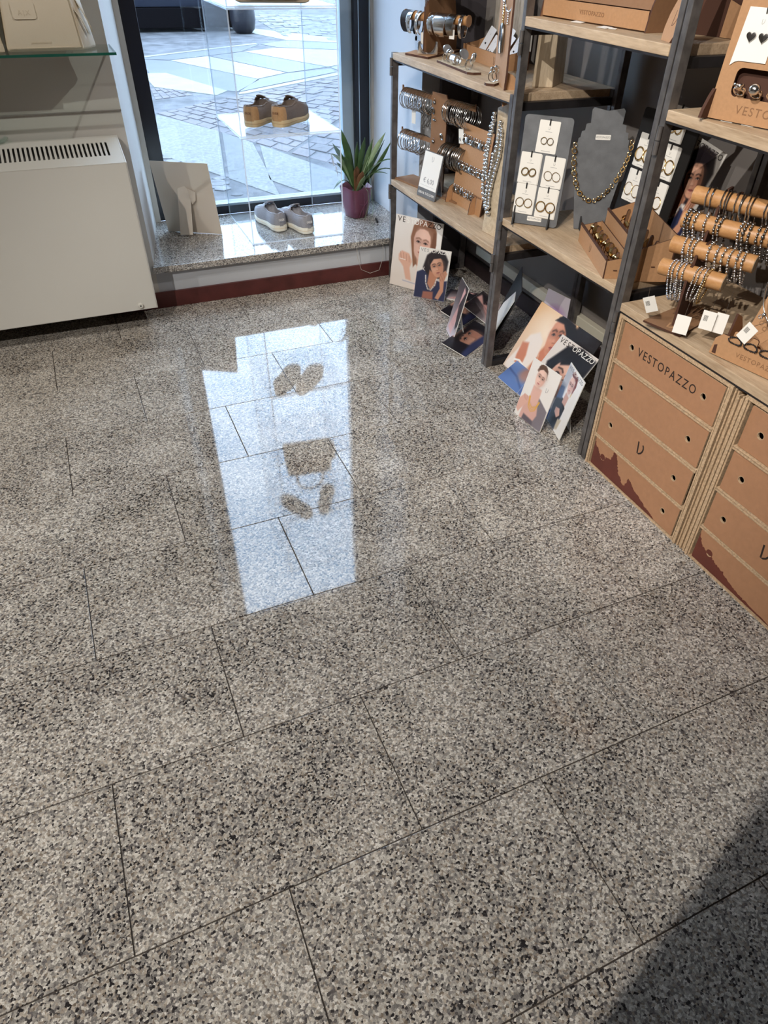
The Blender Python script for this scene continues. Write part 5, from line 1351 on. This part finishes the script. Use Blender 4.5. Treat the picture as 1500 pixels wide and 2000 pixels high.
# ------------------------------------------------------------------ nearest shelf, drawer top: bracelet roller stand
Z6 = 0.6105
rs = K('bracelet_stand', 'kraft stand with four wooden rollers full of bead bracelets', 'jewellery stand', None, T(0, 0, Z6))
rs.p('base', MB().prism([(1.462, 1.462), (1.496, 1.340), (1.645, 1.392), (1.700, 1.470), (1.640, 1.505)], .006, I4, 0, 1), ['kraft_dark', 'kraft_edge'])
rs.p('engraved_mark', MB().prism(logo_v(.034, .16), .0004, frame((1.516, 1.402, .006), (.40, -.92, 0), (.92, .40, 0))), 'kraft')
rdir = Vector((.44, -.898, 0)).normalized(); rback = Vector((.898, .44, 0)).normalized()
ROLL = []
for i, (x, y, z, L_) in enumerate(((1.500, 1.488, .766, .185), (1.530, 1.497, .824, .235), (1.562, 1.512, .884, .275), (1.596, 1.530, .942, .330))):
    a = Vector((x, y, z - Z6)); b = a + rdir * L_; ROLL.append((a, b, L_))
    r_ = rs.p('roller', MB().tube([a, b], .0235, 24), 'roller_wood', None, .0015, 40)
    for e_, d_ in ((a, -1), (b, 1)):
        rs.p('roller_end', MB().lathe([(.001, 0), (.0215, 0), (.0215, .0006), (.001, .0006)], 24, frame(e_, (0, 0, 1), z=rdir * d_)), 'drift_pale', r_, 0, 40)
    mid = a + rdir * (.088 + .010 * i)
    rs.p('notch', MB().box(-.004, .004, -.010, .026, -.0242, .0246, frame(mid, rdir, rback)), 'kraft_edge', r_)
c0 = ROLL[0][0] + rdir * .088
Mu = frame((c0.x, c0.y, 0), rback, (0, 0, 1))
rs.p('upright', MB().prism([(-.022, .006), (.10, .006), (.15, .36), (.11, .36), (.100, .330), (.070, .320), (.066, .275), (.036, .262), (.030, .215), (.005, .205), (.0, .150), (-.020, .142)], .007, Mu @ T(0, 0, -.0035)), 'kraft_edge')
names_r = ('lowest', 'second lowest', 'second highest', 'highest')
def bracelet(ri, s, drop, r, kind, mat='silver', swing=0.0):
    a, b, L_ = ROLL[ri]
    c = a + rdir * (s * L_) + Vector((0, 0, Z6))
    R_ = .0235 + r
    n = 22; P = []
    for i in range(n + 1):
        t = math.pi * i / n
        P.append((R_ * math.cos(t), R_ * math.sin(t)))
    P += [(-R_ * .96, -drop * .35), (-R_ * .7, -drop * .72), (-R_ * .25, -drop * .97), (R_ * .25, -drop * .97), (R_ * .7, -drop * .72), (R_ * .96, -drop * .35), (R_, 0)]
    M = frame(c, rback, (0, 0, 1)) @ RY(random.uniform(-9, 9))
    pts = curve_pts([(x, y, swing * min(0, y) / drop * -.012) for x, y in P], 4)
    if kind == 'bead': mb = bead_strand(pts, r, None, 2.0, 6, 4, .30)
    else: mb = MB().tube(pts, r * .45, 5)
    o = put('bracelet', mb.mesh('bracelet', 0, 60), mat, None)
    o.matrix_world = M
    tag(o, 'fine silver bracelet looped over the %s wooden roller' % names_r[ri] if kind != 'bead' else 'beaded silver bracelet looped over the %s wooden roller, %s of its upright' % (names_r[ri], 'window side' if s < .45 else 'camera side'), 'bracelet', 'bracelets on the %s roller, %s' % (names_r[ri], 'fine' if kind != 'bead' else ('left' if s < .45 else 'right')))
for s in (.20, .25, .30, .345, .39): bracelet(0, s, .085, .0030, 'bead', 'silver', 1)
for s, m in ((.60, 'silver'), (.66, 'silver'), (.72, 'silver'), (.77, 'gold')): bracelet(0, s, .075, .0028, 'bead', m, -1)
for s in (.16, .23, .30, .47, .57, .66, .73, .80, .87): bracelet(1, s, .062, .0040, 'bead', 'silver', 1)
for s in (.05, .10, .15, .24, .34, .40, .60, .64, .68, .76, .82, .88, .93): bracelet(2, s, .062, .0043, 'bead', 'silver_dark' if int(s * 100) % 3 else 'silver', 1)
for s in (.12, .16, .25, .28, .31, .36, .40, .43, .46, .50, .62, .65, .68, .78, .81, .84): bracelet(3, s, .080, .0042, 'wire', 'silver', 1)
for lb, o_, x_, y_, w, h, bars, st in (('paper price tag with barcode hanging left of the roller upright', (1.462, 1.458, Z6 + .030), (.6, -.70, .42), (-.42, .25, .85), .034, .050, True, [(.017, .05, 0), (.03, .085, .01)]),
        ('folded blank price tag hanging low before the upright, with a small mark', (1.472, 1.352, Z6 + .016), (.55, -.83, 0), (.15, .1, .95), .040, .052, False, [(.02, .052, 0), (.024, .11, .01)]),
        ('price tag with barcode hanging right under the lowest roller end', (1.520, 1.308, Z6 + .040), (.5, -.86, .0), (.12, .05, .95), .038, .052, True, [(.02, .052, 0), (.022, .12, .01)]),
        ('second tag hanging behind the right barcode tag', (1.545, 1.282, Z6 + .036), (.5, -.86, .0), (.16, .0, .95), .032, .056, False, [(.02, .056, 0), (.022, .12, .01)])):
    tagpaper(lb, frame(o_, x_, y_), w, h, 'price tags at the roller stand', bars, st)

# ------------------------------------------------------------------ nearest shelf, right: choker stand
ckM = lean((1.512, 1.236, Z6), -78, 5)
ck = K('choker_stand', 'kraft stand with embossed lettering, dark chain and a silver choker at the right edge', 'jewellery stand', None, ckM @ T(0, .002, 0))
ck.p('front', MB().prism([(.0, .0), (.30, 0), (.30, .062), (.022, .062), (.004, .045)], .006, T(0, 0, 0), 0, 1), ['kraft', 'kraft_edge'])
ck.txt('lettering', 'VESTOPAZZO', .018, 'kraft_dark', T(.140, .024, .0063), None, .0008, 1.2)
ck.p('foot_slot', MB().prism([(.008, .004), (.020, .004), (.016, .030), (.008, .026)], .0006, T(0, 0, .006)), 'kraft_edge')
ck.p('side_fin', MB().prism([(.006, .0), (-.050, .0), (-.060, .035), (-.054, .078), (-.030, .110), (-.004, .122)], .006, frame((.036, 0, 0), (0, 0, 1), (0, 1, 0)), 0, 1), ['kraft_dark', 'kraft_edge'])
ck.p('back_panel', MB().prism([(.040, 0), (.30, 0), (.30, .36), (.075, .36)], .006, T(0, 0, -.062) @ RX(-8), 0, 1), ['kraft', 'kraft_edge'])
for i in range(5):
    ck.p('finger', MB().prism(rrect(0, .024, 0, .030, .006, 3), .005, T(.050 + .046 * i, .052, .0008), 0, 1), ['kraft', 'kraft_edge'])
for i in range(4):
    k = K('chain_ring', ('first', 'second', 'third', 'fourth')[i] + ' dark chain ring on the choker stand fingers, counted from the left', 'ring', 'dark chain rings on the choker stand', ckM @ T(.062 + .046 * i, .064, .004))
    k.p('chain', bead_strand([(.019 * math.cos(t), .009 * math.sin(t) - .004, .006 + .003 * math.cos(t * 2)) for t in [6.283 * q / 24 for q in range(25)]], .0026, None, 1.8, 6, 4, .2), 'steel_dark', None, 0, 50)
cho = K('choker', 'thin plain silver choker ring against the kraft back panel', 'choker', None, ckM @ T(.170, .215, -.030) @ RX(-8))
cho.p('ring', MB().ring((0, 0, 0), (0, 0, 1), .105, .0020, 48, 8, squash=1.0), 'silver', None, 0, 50)
cho.p('clasp', MB().ball((-.075, -.074, .002), .006, 10, 8).ring((-.082, -.082, .002), (0, 0, 1), .005, .0013, 14, 6), 'silver', None, 0, 50)
tagpaper('price tag with barcode tied to the silver choker', ckM @ T(.060, .078, .016) @ RZ(-24), .034, .050, 'price tags at the choker', True, [(.017, .05, 0), (.03, .075, -.02)])
# ------------------------------------------------------------------ magazines and posters with portraits
class Canvas:
    """flat print painted as numbers; coordinates 0..1 across and 0..1 up"""
    def __init__(s, w, h, bg):
        s.nx = int(w * 560) + 2; s.ny = int(h * 560) + 2; s.asp = h / w
        s.X, s.Y = np.meshgrid(np.linspace(0, 1, s.nx), np.linspace(0, 1, s.ny))
        s.C = np.zeros((s.ny, s.nx, 3)); s.C[:] = bg
    def blend(s, m, col):
        m = np.clip(m, 0, 1)[..., None]; s.C = s.C * (1 - m) + np.array(col, float) * m
    def grad(s, c0, c1, ax='y'):
        t = (s.Y if ax == 'y' else s.X)[..., None]; s.C = np.array(c0, float) * (1 - t) + np.array(c1, float) * t
    def ell(s, cx, cy, rx, ry, col, rot=0, soft=.02, a=1.0):
        c, n = math.cos(math.radians(rot)), math.sin(math.radians(rot))
        dx = s.X - cx; dy = (s.Y - cy) * s.asp
        u = (dx * c + dy * n) / rx; v = (-dx * n + dy * c) / (ry * s.asp)
        d = (np.sqrt(u * u + v * v) - 1) * min(rx, ry * s.asp)
        s.blend(a * np.clip(.5 - d / soft, 0, 1), col)
    def poly(s, pts, col, soft=.012, a=1.0):
        inside = np.zeros(s.X.shape, bool); dist = np.full(s.X.shape, 9.0)
        P = [(x, y * s.asp) for x, y in pts]; Yy = s.Y * s.asp
        for (x0, y0), (x1, y1) in zip(P, P[1:] + P[:1]):
            c = ((y0 > Yy) != (y1 > Yy))
            with np.errstate(divide='ignore', invalid='ignore'):
                xi = (x1 - x0) * (Yy - y0) / (y1 - y0 + 1e-12) + x0
            inside ^= c & (s.X < xi)
            l2 = (x1 - x0) ** 2 + (y1 - y0) ** 2 + 1e-12
            t = np.clip(((s.X - x0) * (x1 - x0) + (Yy - y0) * (y1 - y0)) / l2, 0, 1)
            dist = np.minimum(dist, np.hypot(s.X - x0 - t * (x1 - x0), Yy - y0 - t * (y1 - y0)))
        d = np.where(inside, -dist, dist)
        s.blend(a * np.clip(.5 - d / soft, 0, 1), col)
    def line(s, pts, wid, col, soft=.008, a=1.0):
        dist = np.full(s.X.shape, 9.0); Yy = s.Y * s.asp
        P = [(x, y * s.asp) for x, y in pts]
        for (x0, y0), (x1, y1) in zip(P[:-1], P[1:]):
            l2 = (x1 - x0) ** 2 + (y1 - y0) ** 2 + 1e-12
            t = np.clip(((s.X - x0) * (x1 - x0) + (Yy - y0) * (y1 - y0)) / l2, 0, 1)
            dist = np.minimum(dist, np.hypot(s.X - x0 - t * (x1 - x0), Yy - y0 - t * (y1 - y0)))
        s.blend(a * np.clip(.5 - (dist - wid) / soft, 0, 1), col)

def head(c, cx, cy, rw, tilt, skin, hair, side=1, lips=(150, 78, 74)):
    """face about (cx,cy), half width rw (of the sheet width); tilt in degrees"""
    asp = c.asp
    ca, sa = math.cos(math.radians(tilt)), math.sin(math.radians(tilt))
    def L(u, v):    # face units: u right, v up
        x = u * rw; y = v * rw * 1.36
        return (cx + x * ca - y * sa, cy + (x * sa + y * ca) / asp)
    def mix(a, b, t): return tuple(p * (1 - t) + q * t for p, q in zip(a, b))
    sh = tuple(v * .82 for v in skin); dk = (skin[0] * .58, skin[1] * .48, skin[2] * .46); hi = mix(skin, (255, 240, 230), .35)
    out = [(0, 1.02), (.45, .95), (.80, .66), (.93, .25), (.92, -.10), (.80, -.48), (.55, -.82), (.25, -1.0), (0, -1.04)]
    pts = [L(u, v) for u, v in out] + [L(-u, v) for u, v in out[::-1]]
    c.poly(pts, skin, .025)
    c.poly([L(.50 * side, .9), L(.95 * side, .5), L(.93 * side, -.2), L(.55 * side, -.82), L(.20 * side, -.98), L(.50 * side, -.40), L(.62 * side, .1)], sh, .20, .7)
    c.ell(*L(-.15 * side, .55), rw * .42, rw * .30 / asp, hi, tilt, .25, .6)
    c.ell(*L(-.45 * side, -.18), rw * .24, rw * .20 / asp, hi, tilt, .18, .5)
    c.ell(*L(.50, -.20), rw * .22, rw * .18 / asp, (skin[0], skin[1] * .86, skin[2] * .84), tilt, .18, .45)
    for s_ in (-1, 1):
        c.ell(*L(.38 * s_, .16), rw * .25, rw * .15 / asp, dk, tilt, .10, .55)
        c.ell(*L(.38 * s_, .10), rw * .185, rw * .075 / asp, (228, 218, 212), tilt, .012)
        c.ell(*L(.39 * s_, .105), rw * .090, rw * .088 / asp, (50, 42, 42), tilt, .010)
        c.line([L(.20 * s_, .09), L(.32 * s_, .155), L(.46 * s_, .155), L(.58 * s_, .10)], rw * .036, (40, 28, 28), .012)
        c.line([L(.24 * s_, .05), L(.40 * s_, .035), L(.54 * s_, .07)], rw * .010, dk, .012, .7)
        c.line([L(.16 * s_, .30), L(.38 * s_, .365), L(.66 * s_, .29)], rw * .050, mix(hair, skin, .15), .022, .9)
    c.line([L(.12 * side, .18), L(.15 * side, -.10), L(.17 * side, -.24)], rw * .045, sh, .06, .75)
    c.ell(*L(-.03 * side, -.22), rw * .07, rw * .06 / asp, hi, tilt, .05, .6)
    for s_ in (-1, 1): c.ell(*L(.09 * s_, -.315), rw * .045, rw * .022 / asp, dk, tilt, .015, .8)
    c.poly([L(-.27, -.555), L(-.10, -.50), L(0, -.52), L(.10, -.50), L(.27, -.555), L(.14, -.645), L(0, -.665), L(-.14, -.645)], lips, .014)
    c.line([L(-.26, -.558), L(0, -.572), L(.26, -.558)], rw * .012, tuple(v * .6 for v in lips), .010, .8)
    c.ell(*L(0, -.615), rw * .12, rw * .02 / asp, mix(lips, (255, 230, 225), .5), tilt, .02, .5)
    c.ell(*L(0, -.74), rw * .16, rw * .04 / asp, sh, tilt, .04, .6)
    return L

def portrait(w, h, kind):
    if kind == 'blonde':
        c = Canvas(w, h, (222, 214, 206)); c.grad((216, 204, 194), (226, 220, 214))
        c.poly([(.70, .95), (1, .95), (1, .55), (.86, .62)], (236, 232, 228), .05)
        c.poly([(.36, .74), (.40, .90), (.52, 1.0), (.78, 1.0), (.88, .88), (.90, .70), (.86, .50), (.92, .36), (.72, .30), (.50, .38), (.46, .55)], (132, 92, 72), .03)
        c.poly([(.52, .50), (.80, .52), (.84, .30), (.95, .18), (.58, .20)], (205, 160, 138), .03)
        c.poly([(.60, .43), (.80, .52), (.86, .38), (.74, .30)], (24, 22, 26), .02)
        c.poly([(.55, .34), (.66, .40), (.98, .25), (1, 0), (.52, 0)], (226, 206, 196), .03)
        head(c, .60, .665, .195, -4, (226, 184, 166), (120, 84, 66), -1, (176, 104, 98))
        c.poly([(.36, .72), (.40, .90), (.56, .97), (.47, .86), (.42, .74), (.45, .55), (.52, .38), (.47, .32), (.42, .50)], (140, 98, 76), .02)
        c.poly([(.82, .85), (.88, .86), (.90, .70), (.86, .50), (.80, .60)], (120, 82, 64), .02)
        c.ell(.835, .60, .022, .030, (214, 222, 216), 0, .015)
        c.poly([(.14, .46), (.20, .52), (.36, .50), (.44, .40), (.40, .30), (.46, .12), (.34, .13), (.26, .30), (.15, .38)], (214, 168, 146), .03)
        for q in range(4): c.line([(.17 + .065 * q, .50 - .012 * q), (.20 + .06 * q, .41 - .010 * q)], .006, (176, 128, 108), .015, .8)
        c.line([(.17, .405), (.29, .40)], .006, (236, 232, 226))
        c.line([(.28, .10), (.56, .09)], .010, (150, 150, 176), .012, .6)
    elif kind == 'dark':
        c = Canvas(w, h, (206, 202, 198)); c.grad((200, 196, 190), (222, 218, 212))
        c.poly([(.18, .62), (.26, .86), (.45, .97), (.80, .96), (.95, .80), (.93, .60), (.85, .45), (.40, .40), (.22, .52)], (40, 34, 38), .05)
        c.poly([(0, .50), (.22, .58), (.40, .45), (.75, .38), (1.0, .42), (1.0, 0), (0, 0)], (46, 50, 78), .04)
        c.poly([(.40, .58), (.68, .48), (.66, .30), (.52, .18), (.38, .30)], (176, 122, 96), .04)
        head(c, .62, .66, .215, 20, (196, 144, 118), (38, 32, 34), 1, (150, 84, 78))
        c.poly([(.34, .78), (.52, .93), (.80, .92), (.92, .76), (.70, .84), (.48, .80), (.38, .66)], (36, 30, 34), .03)
        c.line([(.30, .46), (.33, .32), (.42, .20), (.52, .19), (.62, .30), (.66, .42)], .018, (206, 200, 196), .01)
        for q in range(12):
            t = q / 11; c.ell(.30 + .36 * t, .46 - .27 * math.sin(math.pi * (.1 + .8 * t)), .012, .010, (96, 88, 84), 0, .01)
        c.line([(.22, .62), (.20, .57), (.25, .55)], .008, (224, 220, 214))
        c.poly([(.74, .52), (.90, .62), (.97, .56), (.90, .40), (.92, .20), (.80, .02), (.68, .04), (.80, .25), (.76, .38)], (190, 138, 112), .03)
        for q in range(4): c.line([(.77 + .045 * q, .55 + .01 * q), (.74 + .05 * q, .40)], .007, (130, 86, 70), .015, .8)
        c.poly([(.28, .14), (.60, .16), (.62, 0), (.26, 0)], (150, 98, 84), .05)
    elif kind == 'bridal':
        c = Canvas(w, h, (220, 180, 138)); c.grad((214, 190, 170), (222, 176, 128)); c.ell(.34, .72, .24, .30, (248, 234, 214), 0, .4, .8)
        c.X = c.X / .76
        c.poly([(.84, 1.05), (1.36, 1.05), (1.36, 0), (.98, 0), (.90, .4)], (34, 28, 28), .04)
        c.poly([(.46, .96), (.58, 1.03), (.86, .96), (1.02, .74), (1.0, .46), (.82, .38), (.72, .58)], (30, 24, 24), .03)
        c.poly([(.52, .58), (.74, .52), (.82, .30), (.72, .10), (.48, .14), (.46, .36)], (196, 122, 92), .04)
        c.poly([(.16, .56), (.30, .66), (.44, .58), (.50, .38), (.44, .18), (.52, .0), (.0, .0), (.10, .34)], (232, 220, 210), .03)
        c.poly([(.74, .40), (.92, .36), (1.3, .12), (1.3, 0), (.62, 0), (.66, .24)], (236, 226, 216), .03)
        head(c, .60, .725, .150, 14, (206, 138, 108), (34, 26, 26), 1, (156, 76, 70))
        c.poly([(.42, .90), (.52, 1.02), (.80, .99), (.86, .62), (.75, .82), (.60, .92)], (30, 24, 24), .02)
        c.poly([(.10, .42), (.22, .46), (.30, .30), (.34, .04), (.22, .02), (.13, .22)], (200, 128, 98), .03)
        c.line([(.14, .16), (.24, .19), (.34, .17)], .010, (238, 234, 228)); c.line([(.13, .11), (.24, .13), (.35, .11)], .008, (222, 218, 214))
        c.ell(.30, .10, .022, .030, (238, 238, 236), 0, .01)
        c.line([(.50, .42), (.56, .30), (.66, .36)], .003, (232, 208, 176)); c.poly([(1.08, .36), (1.30, .38), (1.30, .62), (1.08, .60)], (196, 190, 188), .02)
    elif kind == 'pearl':
        c = Canvas(w, h, (226, 220, 214))
        c.poly([(.45, .42), (.62, .48), (.98, .36), (1, 0), (.40, 0)], (122, 114, 120), .03)
        c.poly([(.20, .36), (.34, .44), (.62, .40), (.72, .20), (.62, 0), (.18, 0)], (206, 162, 150), .04)
        c.poly([(.30, .62), (.60, .62), (.62, .40), (.50, .30), (.30, .38)], (216, 172, 158), .04)
        c.poly([(.24, .86), (.30, .97), (.46, 1.0), (.58, .94), (.62, .80), (.55, .90), (.40, .93), (.30, .84)], (96, 72, 62), .03)
        head(c, .43, .765, .165, -8, (228, 188, 172), (86, 64, 56), 1, (176, 100, 98))
        c.poly([(.26, .93), (.36, .99), (.52, .98), (.60, .90), (.42, .92), (.30, .88)], (92, 70, 60), .02)
        for r in (.0, .035, .07): c.line([(.33 - r * .5, .42), (.36, .32 - r), (.48, .27 - r), (.60, .32 - r), (.64 + r * .4, .42)], .011, (212, 160, 78), .01)
        c.poly([(0, .28), (.12, .40), (.26, .40), (.30, .30), (.20, .20), (.10, .06), (0, .10)], (214, 168, 152), .03)
        for q in range(3): c.line([(.12 + .05 * q, .40), (.15 + .05 * q, .32)], .006, (170, 124, 110), .012, .8)
        c.poly([(.30, .10), (.66, .08), (.68, 0), (.28, 0)], (96, 88, 96), .04)
    elif kind == 'pixie':
        c = Canvas(w, h, (232, 230, 228)); c.poly([(0, .98), (.34, .98), (.28, .55), (0, .45)], (176, 178, 184), .06)
        c.poly([(.0, .52), (.40, .50), (.62, .42), (.60, .16), (.52, 0), (0, 0)], (30, 28, 32), .03)
        c.poly([(0, .62), (.22, .66), (.30, .48), (.0, .40)], (86, 104, 138), .05)
        c.poly([(.38, .62), (.60, .60), (.58, .44), (.36, .44)], (196, 152, 136), .03)
        c.poly([(.30, .92), (.40, .98), (.66, .94), (.72, .82), (.64, .62), (.60, .86)], (120, 62, 60), .03)
        head(c, .46, .755, .155, 4, (220, 180, 166), (96, 50, 48), 1, (160, 86, 84))
        c.poly([(.30, .90), (.44, .97), (.62, .93), (.66, .82), (.56, .90), (.38, .88)], (110, 58, 56), .02)
        c.ell(.64, .66, .02, .035, (214, 190, 130), 0, .012)
        c.poly([(.18, .30), (.40, .34), (.52, .26), (.40, .18), (.2, .22)], (214, 168, 150), .03); c.poly([(.5, .2), (.7, .24), (.66, .06), (.52, .02)], (190, 176, 150), .05)
    elif kind == 'close':
        c = Canvas(w, h, (216, 208, 202))
        c.poly([(.10, .60), (.28, .92), (.60, 1.0), (1, .95), (1, .40), (.80, .30), (.30, .30)], (24, 20, 24), .05)
        head(c, .58, .50, .30, -12, (206, 158, 136), (30, 24, 26), 1)
        c.poly([(.30, .76), (.58, .92), (.94, .80), (.86, .62), (.6, .74), (.4, .66)], (22, 18, 22), .04)
        c.poly([(0, .18), (.3, .24), (.8, .12), (1, .16), (1, 0), (0, 0)], (70, 92, 142), .05)
    elif kind == 'denim':
        c = Canvas(w, h, (66, 92, 150)); c.grad((58, 82, 138), (96, 120, 170)); c.ell(.75, .8, .3, .35, (150, 108, 92), 20, .2); c.line([(.0, .6), (.5, .5), (1, .2)], .02, (44, 62, 110), .06)
    elif kind == 'lilac':
        c = Canvas(w, h, (226, 216, 226)); c.ell(.4, .5, .3, .22, (196, 150, 206), 20, .2); c.ell(.62, .42, .14, .12, (120, 124, 138), 0, .1); c.ell(.35, .25, .25, .15, (214, 160, 150), 0, .2)
    elif kind == 'hand':
        c = Canvas(w, h, (198, 176, 172)); c.grad((208, 190, 192), (40, 34, 38))
        c.poly([(.1, .1), (.5, .55), (.62, .95), (.85, .9), (.8, .45), (.55, .05)], (212, 164, 158), .05); c.poly([(.55, .6), (.9, .95), (1, .3), (.8, .2)], (34, 28, 34), .05)
        for q in range(4): c.line([(.25 + .1 * q, .2), (.45 + .09 * q, .6)], .012, (160, 110, 108), .03, .7)
    elif kind == 'moody':
        c = Canvas(w, h, (32, 30, 36)); head(c, .52, .55, .24, 10, (168, 122, 104), (30, 26, 30), 1)
        c.poly([(.2, .9), (.8, .96), (.9, .6), (.74, .76), (.4, .78), (.24, .6)], (26, 22, 26), .04); c.poly([(.0, .2), (.4, .3), (1, .22), (1, 0), (0, 0)], (52, 58, 92), .05)
    return np.clip(c.C, 0, 255) / 255.0

def magazine(name, label, M, w, h, kind, title=None, tcol=('ink', 0), t=.003, group='brand magazines', back='paper', strut=False, sub=None, tx=.5, ty=.945, ts=None):
    """board with a printed face: local x right, y up, z out of the print"""
    k = K(name, label, 'poster' if name == 'poster' else 'magazine', group, M)
    k.p('board', MB().box(0, w, 0, h, -t, 0), back)
    img = portrait(w, h, kind)
    ny, nx = img.shape[:2]
    lin = np.where(img <= .04045, img / 12.92, ((img + .055) / 1.055) ** 2.4)
    xs = np.linspace(.0004, w - .0004, nx); ys = np.linspace(.0004, h - .0004, ny)
    XX, YY = np.meshgrid(xs, ys)
    V = np.stack([XX, YY, np.full_like(XX, .0004)], -1).reshape(-1, 3)
    idx = np.arange(nx * ny).reshape(ny, nx)
    F_ = np.stack([idx[:-1, :-1], idx[:-1, 1:], idx[1:, 1:], idx[1:, :-1]], -1).reshape(-1, 4)
    me = bpy.data.meshes.new('print')
    me.from_pydata(V.tolist(), [], F_.tolist())
    at = me.color_attributes.new('Col', 'FLOAT_COLOR', 'POINT')
    at.data.foreach_set('color', np.concatenate([lin.reshape(-1, 3), np.ones((nx * ny, 1))], 1).astype(np.float32).ravel())
    pr = put('print', me, 'print_gloss', k.t)
    if title:
        ts = ts or w * .135
        n1 = tcol[1]
        if n1 == 0: k.txt('title', title, ts, tcol[0], T(w * tx, h * ty, .0008), pr, .0004, 1.12)
        else:       # part of the title in a second tone
            total = text_mesh(title, ts, .0004, 1.12)
            xsn = [v.co.x for v in total.vertices]; bpy.data.meshes.remove(total)
            for q, ch in enumerate(title):
                x0 = min(xsn); x1 = max(xsn); cx = x0 + (x1 - x0) * (q + .5) / len(title)
                k.txt('title_letter', ch, ts, tcol[0] if (q < n1 or q >= tcol[3]) else tcol[2], T(w * tx + cx, h * ty, .0008), pr, .0004)
    if sub: k.p('mark', MB().prism(logo_v(w * .11, .08), .0003, T(w * sub[0], h * sub[1], .0006)), sub[2], pr)
    if strut: k.p('strut', MB().prism([(w * .3, 0), (w * .7, 0), (w * .6, h * .62), (w * .4, h * .62)], .0015, T(0, h * .62, -t - .002) @ RX(22) @ T(0, -h * .62, 0)), back)
    return k.t
def lift(M, t=.003): return M @ T(0, .0018, 0)
G_ = 'magazines and posters on the floor'
magazine('poster', 'largest floor poster, a blonde woman on pale ground beside the left post', lift(lean((1.457, 3.367, 0), -55.6, 9.5)), .283, .358, 'blonde', 'VESTOPAZZO', ('ink', 2, 'paper', 7), .004, G_, 'paper', True)
magazine('poster', 'smaller poster of a dark-haired woman in navy leaning before the blonde poster', lift(lean((1.508, 3.165, 0), -46, 16.8)), .173, .250, 'dark', 'VESTOPAZZO', ('ink_soft', 3, 'paper', 10), .003, G_, 'paper', True)
magazine('magazine', 'narrow standing card of a hand, turned sideways between the posts', lift(lean((1.494, 2.751, 0), -104.7, 12.6)), .140, .264, 'hand', None, ('paper', 0), .003, G_, 'paper', True)
magazine('poster', 'wide poster of a woman in white with bracelets, leaning under the middle shelf', lift(lean((1.575, 2.344, 0), -88.8, 31)), .415, .315, 'bridal', None, ('paper', 0), .004, G_, 'black_card', False, (.90, .50, 'ink'))
magazine('poster', 'magazine with brand lettering over dark hair, leaning on the wide poster behind the standing cards', lift(lean((1.500, 2.100, .001), -88, 38.7)), .236, .300, 'close', 'VESTOPAZZO', ('ink', 4, 'paper', 10), .004, G_, 'paper', ty=.93)
magazine('magazine', 'blue denim-toned magazine lying at the foot of the wide poster', lift(lean((1.493, 2.250, .002), -88, 57)), .150, .110, 'denim', None, ('ink', 0), .003, G_, 'paper')
magazine('magazine', 'standing card of a woman with layered gold necklaces, frontmost', lift(lean((1.413, 1.976, 0), -84.6, 14.5)), .166, .240, 'pearl', None, ('ink', 0), .003, G_, 'paper', True, (.74, .66, 'ink_soft'))
magazine('magazine', 'standing card of a short-haired woman in black next to the second post', lift(lean((1.511, 1.885, 0), -105.7, 12.4)), .154, .255, 'pixie', 'VESTOPAZZO', ('ink_soft', 3, 'paper', 6), .003, G_, 'paper', True)
magazine('magazine', 'small lilac card leaning on the cable channel behind the second post', lift(lean((1.900, 1.95, 0), -89, 10)), .150, .200, 'lilac', None, ('ink', 0), .003, G_, 'paper')
# the toppled ones under the board
magazine('magazine', 'magazine lying flat on the floor behind the first standing card', frame((1.650, 3.080, .0045), (.121, -.114, 0), (.066, .053, .006)) @ RZ(0), .170, .110, 'hand', None, ('ink', 0), .004, G_, 'paper')
magazine('magazine', 'face-up magazine lying slanted on the floor left of the first tall post', lift(lean((1.591, 2.750, .004), 30.6, 74)), .28, .145, 'moody', None, ('ink', 0), .003, G_, 'paper')
magazine('magazine', 'pale-edged magazine propped on the slanted one behind the first tall post', lift(lean((1.70, 2.715, .010), 34, 66)), .22, .150, 'hand', None, ('ink', 0), .003, G_, 'paper')
magazine('magazine', 'tall dark magazine standing almost edge-on behind the first tall post', lift(lean((1.576, 2.470, 0), 58.3, -20.6)), .291, .318, 'moody', None, ('ink', 0), .003, G_, 'black_card')
magazine('magazine', 'thin magazine standing edge-on left of the tall dark one', lift(lean((1.566, 2.500, 0), 55, -24)), .250, .270, 'close', None, ('ink', 0), .002, G_, 'paper')
magazine('magazine', 'dark magazine fallen forward beside the foot of the first tall post', lift(lean((1.449, 2.462, .002), 31, 77)), .300, .135, 'moody', None, ('paper', 0), .003, G_, 'paper')
magazine('magazine', 'open magazine leaning at the wall behind the wide poster, white back showing', lift(lean((1.880, 2.56, 0), -80, 12)), .20, .220, 'lilac', None, ('paper', 0), .003, G_, 'paper')
magazine('poster', 'poster of a woman with brand lettering leaning on the wall behind the bracelet rollers', frame((1.855, 1.992, Z3 + .037), (0, -.985, -.17), (.20, -.167, .965)), .185, .330, 'dark', 'VESTOPAZZO', ('ink', 0), .003, None, 'paper')
